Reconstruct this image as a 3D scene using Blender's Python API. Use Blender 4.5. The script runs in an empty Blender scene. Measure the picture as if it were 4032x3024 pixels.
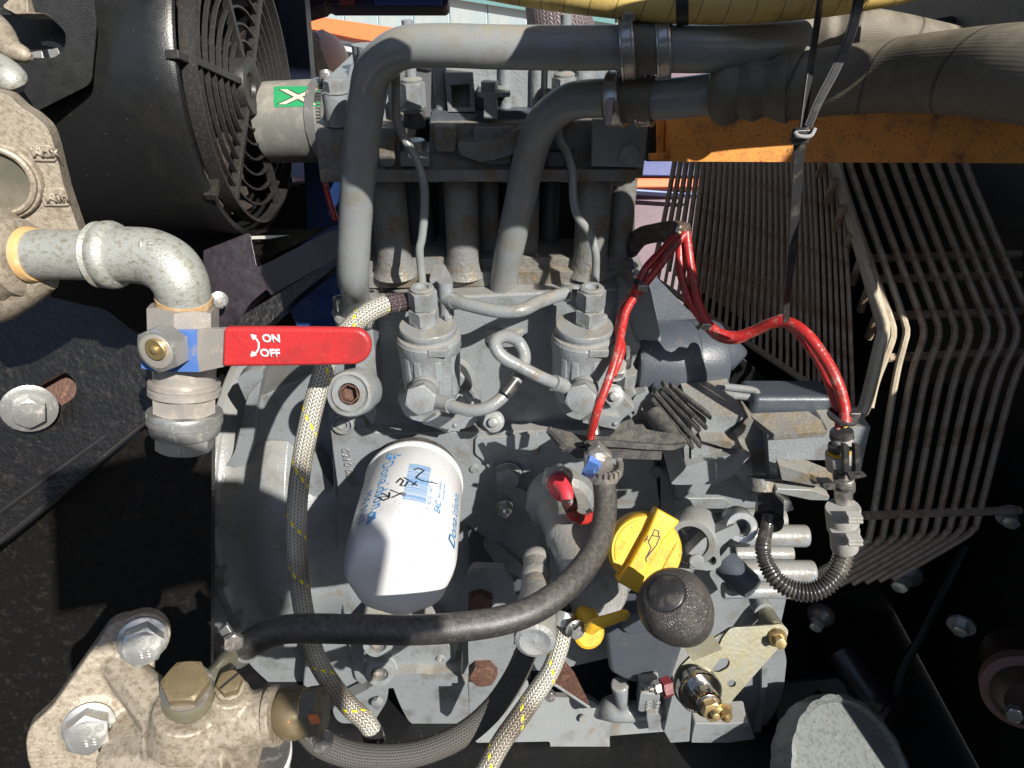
import bpy, math, random
from math import sin, cos, pi, radians, tan, atan2, hypot, sqrt, floor
from mathutils import Vector as V, Matrix
from mathutils.geometry import tessellate_polygon

# ---------------------------------------------------------------- camera, world, sun, exposure
FP = 2800.0; PITCH = radians(34); EYE = V((0, 0, 1.75))
CR = V((1, 0, 0)); CF = V((0, cos(PITCH), -sin(PITCH))); CU = V((0, sin(PITCH), cos(PITCH)))
sc = bpy.context.scene
COL = sc.collection
cam_d = bpy.data.cameras.new('camera'); cam = bpy.data.objects.new('camera', cam_d); COL.objects.link(cam)
cam.location = EYE; cam.rotation_euler = (radians(90) - PITCH, 0, 0)
cam_d.sensor_width = 36; cam_d.lens = FP / 4032 * 36; cam_d.clip_start = 0.01; cam_d.clip_end = 500
sc.camera = cam
LDIR = V((-.455, .631, -.628)).normalized()            # the way sunlight travels
wd = bpy.data.worlds.new("World"); sc.world = wd; wd.use_nodes = True
nt = wd.node_tree; nt.nodes.clear()
sky = nt.nodes.new('ShaderNodeTexSky'); sky.sky_type = 'NISHITA'; sky.sun_disc = False
sky.sun_elevation = math.asin(-LDIR.z); sky.sun_rotation = atan2(-LDIR.x, -LDIR.y)
bg = nt.nodes.new('ShaderNodeBackground'); bg.inputs[1].default_value = 0.088
wo = nt.nodes.new('ShaderNodeOutputWorld')
nt.links.new(sky.outputs[0], bg.inputs[0]); nt.links.new(bg.outputs[0], wo.inputs[0])
sun_d = bpy.data.lights.new('sun', 'SUN'); sun_d.energy = 5.0; sun_d.angle = radians(.5); sun_d.color = (1, .955, .88)
sun = bpy.data.objects.new('sun', sun_d); COL.objects.link(sun); sun.location = (1, -2, 5)
sun.rotation_euler = LDIR.to_track_quat('-Z', 'Y').to_euler()
sc.view_settings.view_transform = 'Standard'; sc.view_settings.look = 'None'
sc.view_settings.exposure = 0.64; sc.view_settings.gamma = 1

# ---------------------------------------------------------------- where things stand
def P(px, py, D):
    return EYE + CF * D + CR * ((px - 2016) / FP * D) + CU * ((1512 - py) / FP * D)
def ray(px, py):
    return CF + CR * ((px - 2016) / FP) + CU * ((1512 - py) / FP)
def PP(px, py, p0, n):
    r = ray(px, py); t = (p0 - EYE).dot(n) / r.dot(n)
    return EYE + r * t
def PY(px, py, Y):
    return PP(px, py, V((0, Y, 0)), V((0, 1, 0)))
X, Y_, Z = V((1, 0, 0)), V((0, 1, 0)), V((0, 0, 1))
def frame(d):
    d = d.normalized(); a = Z if abs(d.z) < .9 else Y_
    s = d.cross(a).normalized(); return s, s.cross(d).normalized(), d

# ---------------------------------------------------------------- materials
MATS = {}
def mat(name, col, rough=.5, metal=0., bump=0., bs=400., dirt=None, dirt2=None, speck=None, top=None, rvar=.12, spec=.5, coat=0, stretch=None):
    m = bpy.data.materials.new(name); m.use_nodes = True; t = m.node_tree; N = t.nodes; L = t.links
    b = N['Principled BSDF']; b.inputs['Metallic'].default_value = metal
    b.inputs['Specular IOR Level'].default_value = spec
    if coat: b.inputs['Coat Weight'].default_value = coat; b.inputs['Coat Roughness'].default_value = .15
    tc = N.new('ShaderNodeTexCoord'); vec = tc.outputs['Object']
    if stretch:
        mp = N.new('ShaderNodeMapping'); mp.inputs['Scale'].default_value = stretch; L.new(vec, mp.inputs[0]); vec = mp.outputs[0]
    def noise(s, d=4, r=.6, v=None):
        n = N.new('ShaderNodeTexNoise'); n.inputs['Scale'].default_value = s; n.inputs['Detail'].default_value = d
        n.inputs['Roughness'].default_value = r; L.new(v or vec, n.inputs['Vector']); return n.outputs['Fac']
    def ramp(f, a, c):
        r = N.new('ShaderNodeMapRange'); r.inputs[1].default_value = a; r.inputs[2].default_value = c
        L.new(f, r.inputs[0]); r.clamp = True; return r.outputs[0]
    def mul(a, k):
        x = N.new('ShaderNodeMath'); x.operation = 'MULTIPLY'; L.new(a, x.inputs[0])
        if isinstance(k, (int, float)): x.inputs[1].default_value = k
        else: L.new(k, x.inputs[1])
        return x.outputs[0]
    cur = None
    def mix(f, c2):
        nonlocal cur
        x = N.new('ShaderNodeMix'); x.data_type = 'RGBA'
        L.new(f, x.inputs[0])
        if cur is None: x.inputs[6].default_value = (*col, 1)
        else: L.new(cur, x.inputs[6])
        x.inputs[7].default_value = (*c2, 1); cur = x.outputs[2]
    # a little broad tone variation on everything
    mix(mul(ramp(noise(35, 3), .35, .7), .28), tuple(c * .72 for c in col))
    rg = rough
    masks = []
    for dd in (dirt, dirt2):
        if dd:      # (colour, amount, scale, threshold)
            f = mul(ramp(noise(dd[2], 6, .68), dd[3], dd[3] + .16), dd[1]); mix(f, dd[0]); masks.append(f)
    if top:         # dust lying on what faces up: (colour, amount, scale)
        g = N.new('ShaderNodeNewGeometry'); sp = N.new('ShaderNodeSeparateXYZ'); L.new(g.outputs['Normal'], sp.inputs[0])
        f = mul(mul(ramp(sp.outputs[2], .15, .95), top[1]), ramp(noise(top[2], 5, .7), .3, .62)); mix(f, top[0]); masks.append(f)
    if speck:       # (colour, amount, scale, threshold)
        v = N.new('ShaderNodeTexVoronoi'); v.inputs['Scale'].default_value = speck[2]; L.new(vec, v.inputs['Vector'])
        r = N.new('ShaderNodeMapRange'); r.inputs[1].default_value = speck[3]; r.inputs[2].default_value = speck[3] * .6; r.clamp = True
        L.new(v.outputs['Distance'], r.inputs[0])
        f = mul(mul(r.outputs[0], speck[1]), ramp(noise(speck[2] * .35, 2), .42, .55)); mix(f, speck[0]); masks.append(f)
    L.new(cur, b.inputs['Base Color'])
    rr = N.new('ShaderNodeMapRange'); rr.inputs[3].default_value = max(.03, rg - rvar); rr.inputs[4].default_value = min(1, rg + rvar)
    L.new(noise(90, 4), rr.inputs[0])
    if masks and metal > .3:
        o = N.new('ShaderNodeMath'); o.operation = 'MULTIPLY_ADD'; L.new(masks[0], o.inputs[0]); o.inputs[1].default_value = .5; L.new(rr.outputs[0], o.inputs[2]); L.new(o.outputs[0], b.inputs['Roughness'])
        q = N.new('ShaderNodeMath'); q.operation = 'MULTIPLY_ADD'; L.new(masks[0], q.inputs[0]); q.inputs[1].default_value = -metal; q.inputs[2].default_value = metal; q.use_clamp = True; L.new(q.outputs[0], b.inputs['Metallic'])
    else: L.new(rr.outputs[0], b.inputs['Roughness'])
    if bump:
        bn = N.new('ShaderNodeBump'); bn.inputs['Strength'].default_value = bump; bn.inputs['Distance'].default_value = .0008
        L.new(noise(bs, 3, .55), bn.inputs['Height']); L.new(bn.outputs[0], b.inputs['Normal'])
    MATS[name] = m; return m

DUST = (.30, .25, .18); RUST = (.22, .09, .035)
GREY = mat('engine grey paint', (.225, .245, .258), .33, 0, .55, 380, dirt=((.10, .088, .07), .6, 26, .52), dirt2=((.19, .12, .055), .75, 48, .60), top=(DUST, .5, 90), coat=.15)
GCAST = mat('grey painted casting', (.225, .245, .258), .36, 0, 1., 330, dirt=((.11, .09, .065), .6, 40, .52), dirt2=((.25, .18, .07), .5, 30, .62), top=(DUST, .7, 60))
GDUST = mat('dusty grey casting', (.175, .18, .178), .42, 0, 1.2, 300, dirt=((.13, .09, .045), .8, 45, .47), dirt2=((.33, .23, .07), .65, 70, .56), top=((.27, .235, .18), .65, 110))
GPIPE = mat('grey painted pipe', (.225, .238, .24), .33, 0, .10, 500, dirt=((.19, .165, .12), .6, 60, .5), dirt2=(RUST, .85, 75, .64), top=((.30, .27, .21), .6, 60), speck=((.14, .07, .035), .8, 200, .10))
DGREY = mat('blue grey casting and shade tone', (.066, .078, .095), .4, 0, .35, 500, dirt=(DUST, .15, 60, .55))  # blue grey parts; on the governor housing the colour also stands for shade
ALU = mat('dusty cast aluminium', (.34, .295, .23), .5, .2, .6, 420, dirt=((.17, .13, .09), .75, 260, .46), dirt2=((.13, .10, .07), .6, 28, .55))
GALV = mat('galvanised malleable iron', (.40, .41, .375), .4, .3, .5, 700, dirt=((.20, .165, .10), .8, 240, .5), stretch=(1, 1, 1.6))
ZINC = mat('bright zinc plate', (.52, .52, .50), .32, .75, .15, 500, dirt=((.30, .25, .17), .6, 140, .56))
STEEL = mat('worn steel', (.5, .48, .46), .3, .85, .12, 400, dirt=((.22, .14, .08), .7, 90, .56))
BRASS = mat('brass', (.55, .41, .20), .36, .8, .08, 300, dirt=((.25, .17, .08), .5, 200, .58))
GOLDZ = mat('yellow passivated steel', (.215, .20, .13), .38, .3, .2, 400, dirt=((.20, .20, .165), .8, 70, .45), dirt2=((.16, .10, .055), .7, 90, .58), stretch=(1, 1, .5))
BRONZE = mat('tarnished brass fitting', (.20, .155, .085), .45, .4, .25, 500, dirt=((.12, .09, .05), .7, 90, .5))
BLACK = mat('black painted steel', (.018, .018, .019), .34, 0, .15, 300, dirt=((.09, .08, .07), .5, 35, .58), speck=((.3, .28, .26), .6, 260, .1))
DRUM = mat('satin black drum', (.011, .0115, .012), .30, 0, .25, 900, dirt=((.03, .028, .025), .35, 20, .55), speck=((.4, .38, .35), .6, 150, .05))
GRIME = mat('grimy black frame', (.008, .0075, .007), .30, 0, .9, 220, dirt=((.035, .028, .022), .7, 120, .54), speck=((.3, .27, .24), .7, 240, .07))
PLUM = mat('chipped dark maroon paint', (.014, .008, .012), .3, 0, .3, 180, dirt=((.04, .012, .016), .6, 30, .6), dirt2=((.016, .015, .022), .8, 80, .5))
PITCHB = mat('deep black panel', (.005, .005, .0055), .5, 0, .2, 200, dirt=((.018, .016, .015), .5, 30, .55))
GUARD = mat('dusty black plastic', (.022, .021, .020), .45, 0, .3, 600, dirt=((.075, .062, .055), .6, 300, .52))
RUB = mat('black rubber', (.028, .027, .027), .46, 0, .3, 900, dirt=((.09, .08, .07), .5, 220, .5), speck=((.45, .42, .36), .8, 420, .1), top=((.17, .155, .135), .6, 260))
RUBD = mat('dusty torn rubber', (.04, .04, .04), .65, 0, .8, 500, dirt=((.085, .08, .072), .8, 120, .45), top=((.15, .14, .12), .55, 120))
CLOTHR = mat('woven fabric hose', (.085, .08, .07), .8, 0, 1., 1400, dirt=((.15, .138, .12), .7, 1100, .5))
HOSE = mat('wrapped rubber hose', (.12, .105, .08), .6, 0, .4, 1200, dirt=((.19, .165, .12), .6, 60, .5), top=((.25, .22, .17), .8, 60))
PLAST = mat('black plastic', (.03, .03, .032), .35, 0, .12, 600, dirt=((.18, .16, .13), .5, 70, .52))
GPLAST = mat('grey plastic fitting', (.33, .32, .30), .6, 0, .4, 700, dirt=((.2, .18, .15), .5, 80, .5))
YEL = mat('yellow plastic', (.74, .44, .03), .42, 0, .3, 500, dirt=((.38, .22, .03), .7, 38, .50), speck=((.10, .065, .02), .9, 260, .20))
YHOSE = mat('dirty yellow hose', (.66, .48, .16), .55, 0, .4, 400, dirt=((.33, .22, .05), .7, 50, .48))
WHITE = mat('white enamel', (.70, .70, .70), .30, 0, .03, 300, dirt=((.55, .53, .50), .45, 40, .52), speck=((.16, .12, .09), .9, 170, .14), rvar=.05)
RED = mat('red vinyl sleeve', (.50, .032, .035), .42, 0, .5, 300, dirt=((.30, .035, .035), .7, 36, .50), dirt2=((.45, .12, .11), .45, 240, .6), speck=((.2, .05, .04), .6, 300, .1), rvar=.12)
REDW = mat('red cable', (.40, .022, .02), .36, 0, .5, 400, dirt=((.13, .05, .04), .85, 60, .5), dirt2=((.42, .25, .22), .8, 110, .54))
REDB = mat('red rubber boot', (.55, .035, .05), .5, 0, .3, 500, dirt=((.3, .05, .06), .6, 60, .5))
ORANGE = mat('rusty orange paint', (.62, .235, .03), .55, 0, .5, 300, dirt=((.33, .135, .03), .8, 60, .5), dirt2=((.10, .035, .018), .95, 34, .57), speck=((.05, .022, .012), .9, 260, .26))
BLUE = mat('scuffed blue paint', (.03, .08, .28), .4, 0, .3, 200, dirt=((.09, .14, .30), .8, 60, .48))
BLUEC = mat('blue plastic clip', (.08, .17, .45), .4, 0, .2, 300, dirt=((.3, .25, .2), .6, 90, .55))
RUSTB = mat('rusty bolt', (.10, .05, .036), .6, 0, 1., 400, dirt=((.22, .11, .07), .8, 160, .5), dirt2=((.04, .022, .018), .7, 120, .5))
WIRE = mat('rusty wire grille', (.42, .33, .245), .55, .2, .8, 500, dirt=((.26, .11, .05), .75, 60, .48))
LEATH = mat('grained black knob', (.045, .042, .040), .40, 0, .0, 500, dirt=((.12, .105, .09), .6, 45, .48), top=((.15, .13, .11), .3, 80))
INK = mat('blue print', (.05, .25, .55), .5, 0, rvar=.02)
INKB = mat('black marker', (.02, .02, .02), .5, 0, rvar=.02)
INKW = mat('white print', (.85, .85, .85), .5, 0, rvar=.02)
GREEN = mat('green sticker', (.03, .33, .13), .5, 0, .1, 300, dirt=((.2, .22, .15), .6, 50, .58))
CREAM = mat('cream sticker print', (.70, .64, .48), .55, 0, dirt=((.45, .38, .26), .6, 70, .5))
SKIN = mat('skin', (.62, .36, .28), .5, 0); HAIR = mat('brown hair', (.16, .10, .06), .5, 0, 1, 900, dirt=((.36, .24, .12), .8, 90, .5), stretch=(1, 1, .06))
SHIRT = mat('mauve top', (.28, .17, .25), .8)
# grain on the knob: cracked leather cells
def leather():
    t = LEATH.node_tree; N = t.nodes; L = t.links; b = N['Principled BSDF']
    tc = N.new('ShaderNodeTexCoord'); v = N.new('ShaderNodeTexVoronoi'); v.feature = 'DISTANCE_TO_EDGE'; v.inputs['Scale'].default_value = 560
    mp = N.new('ShaderNodeMapping'); mp.inputs['Scale'].default_value = (1, 1, 1.7)
    L.new(tc.outputs['Object'], mp.inputs[0]); L.new(mp.outputs[0], v.inputs['Vector'])
    r = N.new('ShaderNodeMapRange'); r.inputs[2].default_value = .25; L.new(v.outputs['Distance'], r.inputs[0])
    bn = N.new('ShaderNodeBump'); bn.inputs['Strength'].default_value = .8; bn.inputs['Distance'].default_value = .0004
    L.new(r.outputs[0], bn.inputs['Height']); L.new(bn.outputs[0], b.inputs['Normal'])
leather()

def braid(name, c1, c2, nU, nV, bumpd=.0007, tracer=None, metal=0, rough=.5, stain=None):
    """woven sleeve from the hose's own uv (u round it, v metres along it)"""
    m = bpy.data.materials.new(name); m.use_nodes = True; t = m.node_tree; N = t.nodes; L = t.links; b = N['Principled BSDF']
    b.inputs['Roughness'].default_value = rough; b.inputs['Metallic'].default_value = metal
    uv = N.new('ShaderNodeUVMap'); uv.uv_map = 'UVMap'; s = N.new('ShaderNodeSeparateXYZ'); L.new(uv.outputs[0], s.inputs[0])
    def M_(op, a, b_, c=None):
        x = N.new('ShaderNodeMath'); x.operation = op
        for i, q in enumerate((a, b_, c)):
            if q is None: continue
            if isinstance(q, (int, float)): x.inputs[i].default_value = q
            else: L.new(q, x.inputs[i])
        return x.outputs[0]
    u = M_('MULTIPLY', s.outputs[0], nU); v = M_('MULTIPLY', s.outputs[1], nV)
    a = M_('ADD', u, v); c = M_('SUBTRACT', u, v)
    # plait: even columns show one diagonal, odd columns the other (herringbone)
    colm = M_('FRACT', M_('MULTIPLY', u, .5), 0); sel = M_('GREATER_THAN', colm, .5)
    fa = M_('FRACT', M_('MULTIPLY', a, 1), 0); fc = M_('FRACT', M_('MULTIPLY', c, 1), 0)
    f = N.new('ShaderNodeMix'); f.data_type = 'FLOAT'; L.new(sel, f.inputs[0]); L.new(fa, f.inputs[2]); L.new(fc, f.inputs[3]); fr = f.outputs[0]
    h = M_('SINE', M_('MULTIPLY', fr, pi), 0)
    ec = M_('SINE', M_('MULTIPLY', M_('FRACT', u, 0), pi), 0)
    h = M_('MULTIPLY', M_('POWER', h, .5), M_('POWER', ec, .35))
    mx = N.new('ShaderNodeMix'); mx.data_type = 'RGBA'; mx.inputs[6].default_value = (*c2, 1); mx.inputs[7].default_value = (*c1, 1); L.new(h, mx.inputs[0]); cur = mx.outputs[2]
    tc = N.new('ShaderNodeTexCoord')
    if stain:
        n = N.new('ShaderNodeTexNoise'); n.inputs['Scale'].default_value = 14; n.inputs['Detail'].default_value = 3; L.new(tc.outputs['Object'], n.inputs['Vector'])
        r = N.new('ShaderNodeMapRange'); r.inputs[1].default_value = .45; r.inputs[2].default_value = .62; r.inputs[4].default_value = .85; L.new(n.outputs[0], r.inputs[0])
        y = N.new('ShaderNodeMix'); y.data_type = 'RGBA'; y.blend_type = 'MULTIPLY'; L.new(r.outputs[0], y.inputs[0]); L.new(cur, y.inputs[6]); y.inputs[7].default_value = (*stain, 1); cur = y.outputs[2]
    if tracer:
        w = M_('FRACT', M_('ADD', M_('MULTIPLY', a, 1 / 14), .2), 0)
        on = M_('MULTIPLY', M_('LESS_THAN', w, .075), M_('SUBTRACT', 1, sel))
        y = N.new('ShaderNodeMix'); y.data_type = 'RGBA'; L.new(on, y.inputs[0]); L.new(cur, y.inputs[6]); y.inputs[7].default_value = (*tracer, 1); cur = y.outputs[2]
    L.new(cur, b.inputs['Base Color'])
    bn = N.new('ShaderNodeBump'); bn.inputs['Strength'].default_value = 1; bn.inputs['Distance'].default_value = bumpd
    L.new(h, bn.inputs['Height']); L.new(bn.outputs[0], b.inputs['Normal']); return m
BRAID = braid('braided steel hose with yellow tracer', (.62, .60, .52), (.06, .052, .045), 18, 330, tracer=(.9, .75, .02), metal=.25, rough=.45, stain=(.30, .24, .20))
BRAIDK = braid('braided black sleeve', (.10, .07, .08), (.015, .012, .012), 14, 260)
FABRIC = braid('dark woven fabric', (.12, .112, .10), (.018, .017, .016), 26, 430, bumpd=.0008, rough=.75)
SLEEVE = braid('fine woven sleeve', (.22, .18, .19), (.03, .025, .03), 56, 560, bumpd=.0007, rough=.4)

def wrapmat(name, base, ripple, lay):
    m = base.copy(); m.name = name; t = m.node_tree; N = t.nodes; L = t.links; b = N['Principled BSDF']
    uv = N.new('ShaderNodeUVMap'); uv.uv_map = 'UVMap'; s = N.new('ShaderNodeSeparateXYZ'); L.new(uv.outputs[0], s.inputs[0])
    def M_(op, a, b_, c=None):
        x = N.new('ShaderNodeMath'); x.operation = op
        for i, q in enumerate((a, b_, c)):
            if q is None: continue
            if isinstance(q, (int, float)): x.inputs[i].default_value = q
            else: L.new(q, x.inputs[i])
        return x.outputs[0]
    fine = M_('MULTIPLY', M_('SINE', M_('MULTIPLY', s.outputs[0], ripple), 0), .035)
    sp = M_('FRACT', M_('ADD', s.outputs[0], M_('MULTIPLY', s.outputs[1], lay)), 0)
    gr = M_('MULTIPLY', M_('LESS_THAN', sp, .03), -1.6)
    seam = M_('MULTIPLY', M_('LESS_THAN', sp, .045), .6)
    src = b.inputs['Base Color'].links[0].from_socket; mx = N.new('ShaderNodeMix'); mx.data_type = 'RGBA'; L.new(seam, mx.inputs[0]); L.new(src, mx.inputs[6]); mx.inputs[7].default_value = (.02, .016, .012, 1); L.new(mx.outputs[2], b.inputs['Base Color'])
    bn = N.new('ShaderNodeBump'); bn.inputs['Strength'].default_value = .8; bn.inputs['Distance'].default_value = .0009
    L.new(M_('ADD', fine, M_('ADD', gr, M_('MULTIPLY', sp, .6))), bn.inputs['Height']); L.new(bn.outputs[0], b.inputs['Normal']); return m
HOSEW = wrapmat('wrapped hose with lap seam', HOSE, 420, 19)
YHOSEW = wrapmat('spiral ribbed yellow hose', YHOSE, 3, 64)

# ---------------------------------------------------------------- mesh building
def cr(pts, n, closed=False):
    """smooth curve through points"""
    out = []; m = len(pts)
    rng = m if closed else m - 1
    for i in range(rng):
        p1 = pts[i]; p2 = pts[(i + 1) % m]
        p0 = pts[(i - 1) % m] if (closed or i > 0) else p1 * 2 - p2
        p3 = pts[(i + 2) % m] if (closed or i + 2 < m) else p2 * 2 - p1
        for k in range(n):
            t = k / n; out.append(.5 * ((2 * p1) + (p2 - p0) * t + (2 * p0 - 5 * p1 + 4 * p2 - p3) * t * t + (3 * p1 - p0 - 3 * p2 + p3) * t ** 3))
    if not closed: out.append(pts[-1].copy())
    return out
def crf(vals, n):
    return [v.x for v in cr([V((a, 0, 0)) for a in vals], n)]

class MB:
    def __init__(s): s.v = []; s.f = []; s.uv = {}; s.sharp_all = False
    def add(s, vs, fs, uvs=None):
        o = len(s.v); s.v += [V(q) for q in vs]
        for i, f in enumerate(fs):
            if uvs: s.uv[len(s.f)] = uvs[i]
            s.f.append(tuple(k + o for k in f))
        return s
    def rings(s, R, closed=True, capa=True, capb=True, uvlen=None):
        n = len(R[0]); vs = [p for r in R for p in r]; fs = []; uvs = []
        L = [0]
        for i in range(1, len(R)):
            c0 = sum(R[i - 1], V()) / n; c1 = sum(R[i], V()) / n; L.append(L[-1] + (c1 - c0).length)
        for i in range(len(R) - 1):
            for j in range(n if closed else n - 1):
                k = (j + 1) % n
                fs.append((i * n + j, i * n + k, (i + 1) * n + k, (i + 1) * n + j))
                uvs.append(((j / n, L[i]), ((j + 1) / n, L[i]), ((j + 1) / n, L[i + 1]), (j / n, L[i + 1])))
        if capa: fs.append(tuple(range(n - 1, -1, -1))); uvs.append(((0, 0),) * n)
        if capb: fs.append(tuple((len(R) - 1) * n + j for j in range(n))); uvs.append(((0, L[-1]),) * n)
        return s.add(vs, fs, uvs)
    def tube(s, pts, r, seg=16, n=6, caps=True, smooth=True, flat=None):
        pts = [V(p) for p in pts]
        rs = r if isinstance(r, (list, tuple)) else [r] * len(pts)
        if smooth and len(pts) > 2: C = cr(pts, n); RS = crf(rs, n)
        else: C = pts; RS = list(rs)
        up = None; R = []
        for i, c in enumerate(C):
            d = (C[min(i + 1, len(C) - 1)] - C[max(i - 1, 0)])
            if d.length < 1e-9: d = V((0, 0, 1))
            d.normalize()
            if up is None: up = frame(d)[0]
            up = (up - d * up.dot(d)).normalized(); w = d.cross(up)
            e = flat or (1, 1)
            R.append([c + (up * cos(2 * pi * j / seg) * e[0] + w * sin(2 * pi * j / seg) * e[1]) * RS[i] for j in range(seg)])
        return s.rings(R, True, caps, caps)
    def lathe(s, o, d, prof, seg=32, a0=0):
        """prof: (radius, height along d) pairs"""
        a, b, d = frame(d)
        R = [[o + d * h + (a * cos(2 * pi * j / seg + a0) + b * sin(2 * pi * j / seg + a0)) * max(r, 1e-5) for j in range(seg)] for r, h in prof]
        loop = prof[0] == prof[-1]
        return s.rings(R, True, prof[0][0] > 1e-4 and not loop, prof[-1][0] > 1e-4 and not loop)
    def hexp(s, o, d, af, h, a0=0, under=.0, dome=.0):
        """hexagon with chamfered top; af = half the width over flats"""
        a, b, d = frame(d); N = 36; R = [[], [], []]; R2 = []
        for j in range(N):
            t = 2 * pi * j / N; rr = af / cos(((t + pi / 6) % (pi / 3)) - pi / 6)
            e = a * cos(t + a0) + b * sin(t + a0)
            dz = max(0, rr - af * .97) * .6
            R[0].append(o + e * rr + d * (dz if under else 0)); R[1].append(o + e * rr + d * (h - dz)); R[2].append(o + e * af * .93 + d * h)
        return s.rings(R)
    def box(s, c, ax, ay, az):
        """centre and three half-axis vectors"""
        c = V(c); q = [c + ax * i + ay * j + az * k for i in (-1, 1) for j in (-1, 1) for k in (-1, 1)]
        return s.add(q, [(0, 1, 3, 2), (4, 6, 7, 5), (0, 4, 5, 1), (2, 3, 7, 6), (0, 2, 6, 4), (1, 5, 7, 3)])
    def prism(s, pts, depth, holes=()):
        """flat outline(s) of world points pushed along depth"""
        nn = len(pts); loops = [list(pts)] + [list(h) for h in holes]
        if not holes:
            s.add(list(pts) + [p + depth for p in pts],
                  [tuple(range(nn)), tuple(range(2 * nn - 1, nn - 1, -1))] + [(i, i + nn, (i + 1) % nn + nn, (i + 1) % nn) for i in range(nn)])
            return s
        # plane coords
        nrm = V()
        for i in range(nn): nrm += pts[i].cross(pts[(i + 1) % nn])
        a, b, _ = frame(nrm)
        L2 = [[V((p.dot(a), p.dot(b), 0)) for p in lp] for lp in loops]
        tri = tessellate_polygon(L2); allp = [p for lp in loops for p in lp]; m = len(allp)
        fs = [t for t in tri] + [(t[2] + m, t[1] + m, t[0] + m) for t in tri]
        k = 0
        for lp in loops:
            c = len(lp)
            for i in range(c): fs.append((k + i, k + i + m, k + (i + 1) % c + m, k + (i + 1) % c))
            k += c
        return s.add(allp + [p + depth for p in allp], fs)
    def ball(s, c, r, seg=20, rings=12, d=None, sq=1.):
        d = d or Z
        return s.lathe(V(c), d, [(r * sin(pi * i / rings), -r * sq * cos(pi * i / rings)) for i in range(rings + 1)], seg)

def rpoly(pts, r=10, n=4):
    """round the corners of a list of 2-D points"""
    out = []; m = len(pts)
    for i in range(m):
        p0, p1, p2 = V(pts[i - 1][:2]), V(pts[i][:2]), V(pts[(i + 1) % m][:2])
        a = p0 - p1; b = p2 - p1
        rr = pts[i][2] if len(pts[i]) > 2 else r
        k = min(rr, a.length * .45, b.length * .45)
        A = p1 + a.normalized() * k; B = p1 + b.normalized() * k
        for j in range(n + 1):
            t = j / n; out.append(A * (1 - t) ** 2 + p1 * 2 * t * (1 - t) + B * t * t)
    return out
def circ2(x, y, r, n=20, ry=None):
    return [(x + r * cos(2 * pi * i / n), y + (ry or r) * sin(2 * pi * i / n)) for i in range(n)]
def onplane(pts2, p0, n): return [PP(p[0], p[1], p0, n) for p in pts2]

WL = {}
def wloc(o): return WL.get(o.name, V())
def thing(name, label, cat, loc, group=None):
    o = bpy.data.objects.new(name, None); COL.objects.link(o); o.location = loc; WL[o.name] = V(loc); o.empty_display_size = .02
    o['label'] = label; o['category'] = cat
    if group: o['group'] = group
    return o
def tag(o, label=None, cat=None, group=None, kind=None):
    if label: o['label'] = label
    if cat: o['category'] = cat
    if group: o['group'] = group
    if kind: o['kind'] = kind
    return o
def obj(name, mb, m, parent=None, bevel=0, seg=2, sharp=38, sub=0, remesh=0, smo=6, flat=False):
    """link one mesh object, origin at the middle of its box"""
    lo = V([min(v[i] for v in mb.v) for i in range(3)]); hi = V([max(v[i] for v in mb.v) for i in range(3)]); c = (lo + hi) / 2
    me = bpy.data.meshes.new(name); me.from_pydata([tuple(v - c) for v in mb.v], [], mb.f)
    if mb.uv:
        ul = me.uv_layers.new(name='UVMap').data
        for fi, p in enumerate(me.polygons):
            q = mb.uv.get(fi)
            if q:
                for k, li in enumerate(p.loop_indices): ul[li].uv = q[k]
    me.materials.append(m)
    import bmesh
    bm = bmesh.new(); bm.from_mesh(me)
    bmesh.ops.recalc_face_normals(bm, faces=bm.faces[:])
    for f in bm.faces: f.smooth = not flat
    for e in bm.edges:
        if len(e.link_faces) == 2 and e.calc_face_angle(0) > radians(sharp): e.smooth = False
    bm.to_mesh(me); bm.free()
    o = bpy.data.objects.new(name, me); COL.objects.link(o)
    o.location = c - (wloc(parent) if parent else V()); WL[o.name] = c
    if parent: o.parent = parent
    if remesh:
        for e in me.edges: e.use_edge_sharp = False
        md = o.modifiers.new('cast', 'REMESH'); md.mode = 'VOXEL'; md.voxel_size = remesh; md.use_smooth_shade = True
        ms = o.modifiers.new('soft', 'SMOOTH'); ms.factor = .6; ms.iterations = smo
    elif bevel:
        for e in me.edges: e.use_edge_sharp = False
        md = o.modifiers.new('edge', 'BEVEL'); md.width = bevel; md.segments = seg; md.limit_method = 'ANGLE'; md.angle_limit = radians(30); md.harden_normals = False
        wn = o.modifiers.new('wn', 'WEIGHTED_NORMAL'); wn.keep_sharp = False
    if sub:
        md = o.modifiers.new('sub', 'SUBSURF'); md.levels = md.render_levels = sub
    return o
def O(name, m, parent=None, **k):
    """decorator-less shortcut: returns a builder that links itself"""
    mb = MB(); mb._a = (name, m, parent, k); return mb
def L_(mb): return obj(mb._a[0], mb, mb._a[1], mb._a[2], **mb._a[3])
def slab(name, m, parent, pts, p0, n, th, holes=(), bevel=.0012, rnd=8, **k):
    """plate whose front face stands on the plane (p0, n); outline given as seen from the eye; thickness away from the viewer"""
    q = rpoly(pts, rnd) if rnd else pts
    mb = MB().prism(onplane(q, p0, n), -n.normalized() * th, [onplane(h, p0, n) for h in holes])
    return obj(name, mb, m, parent, bevel=bevel, **k)
def R_(px, D): return px * D / FP       # pixels at a depth -> metres
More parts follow.
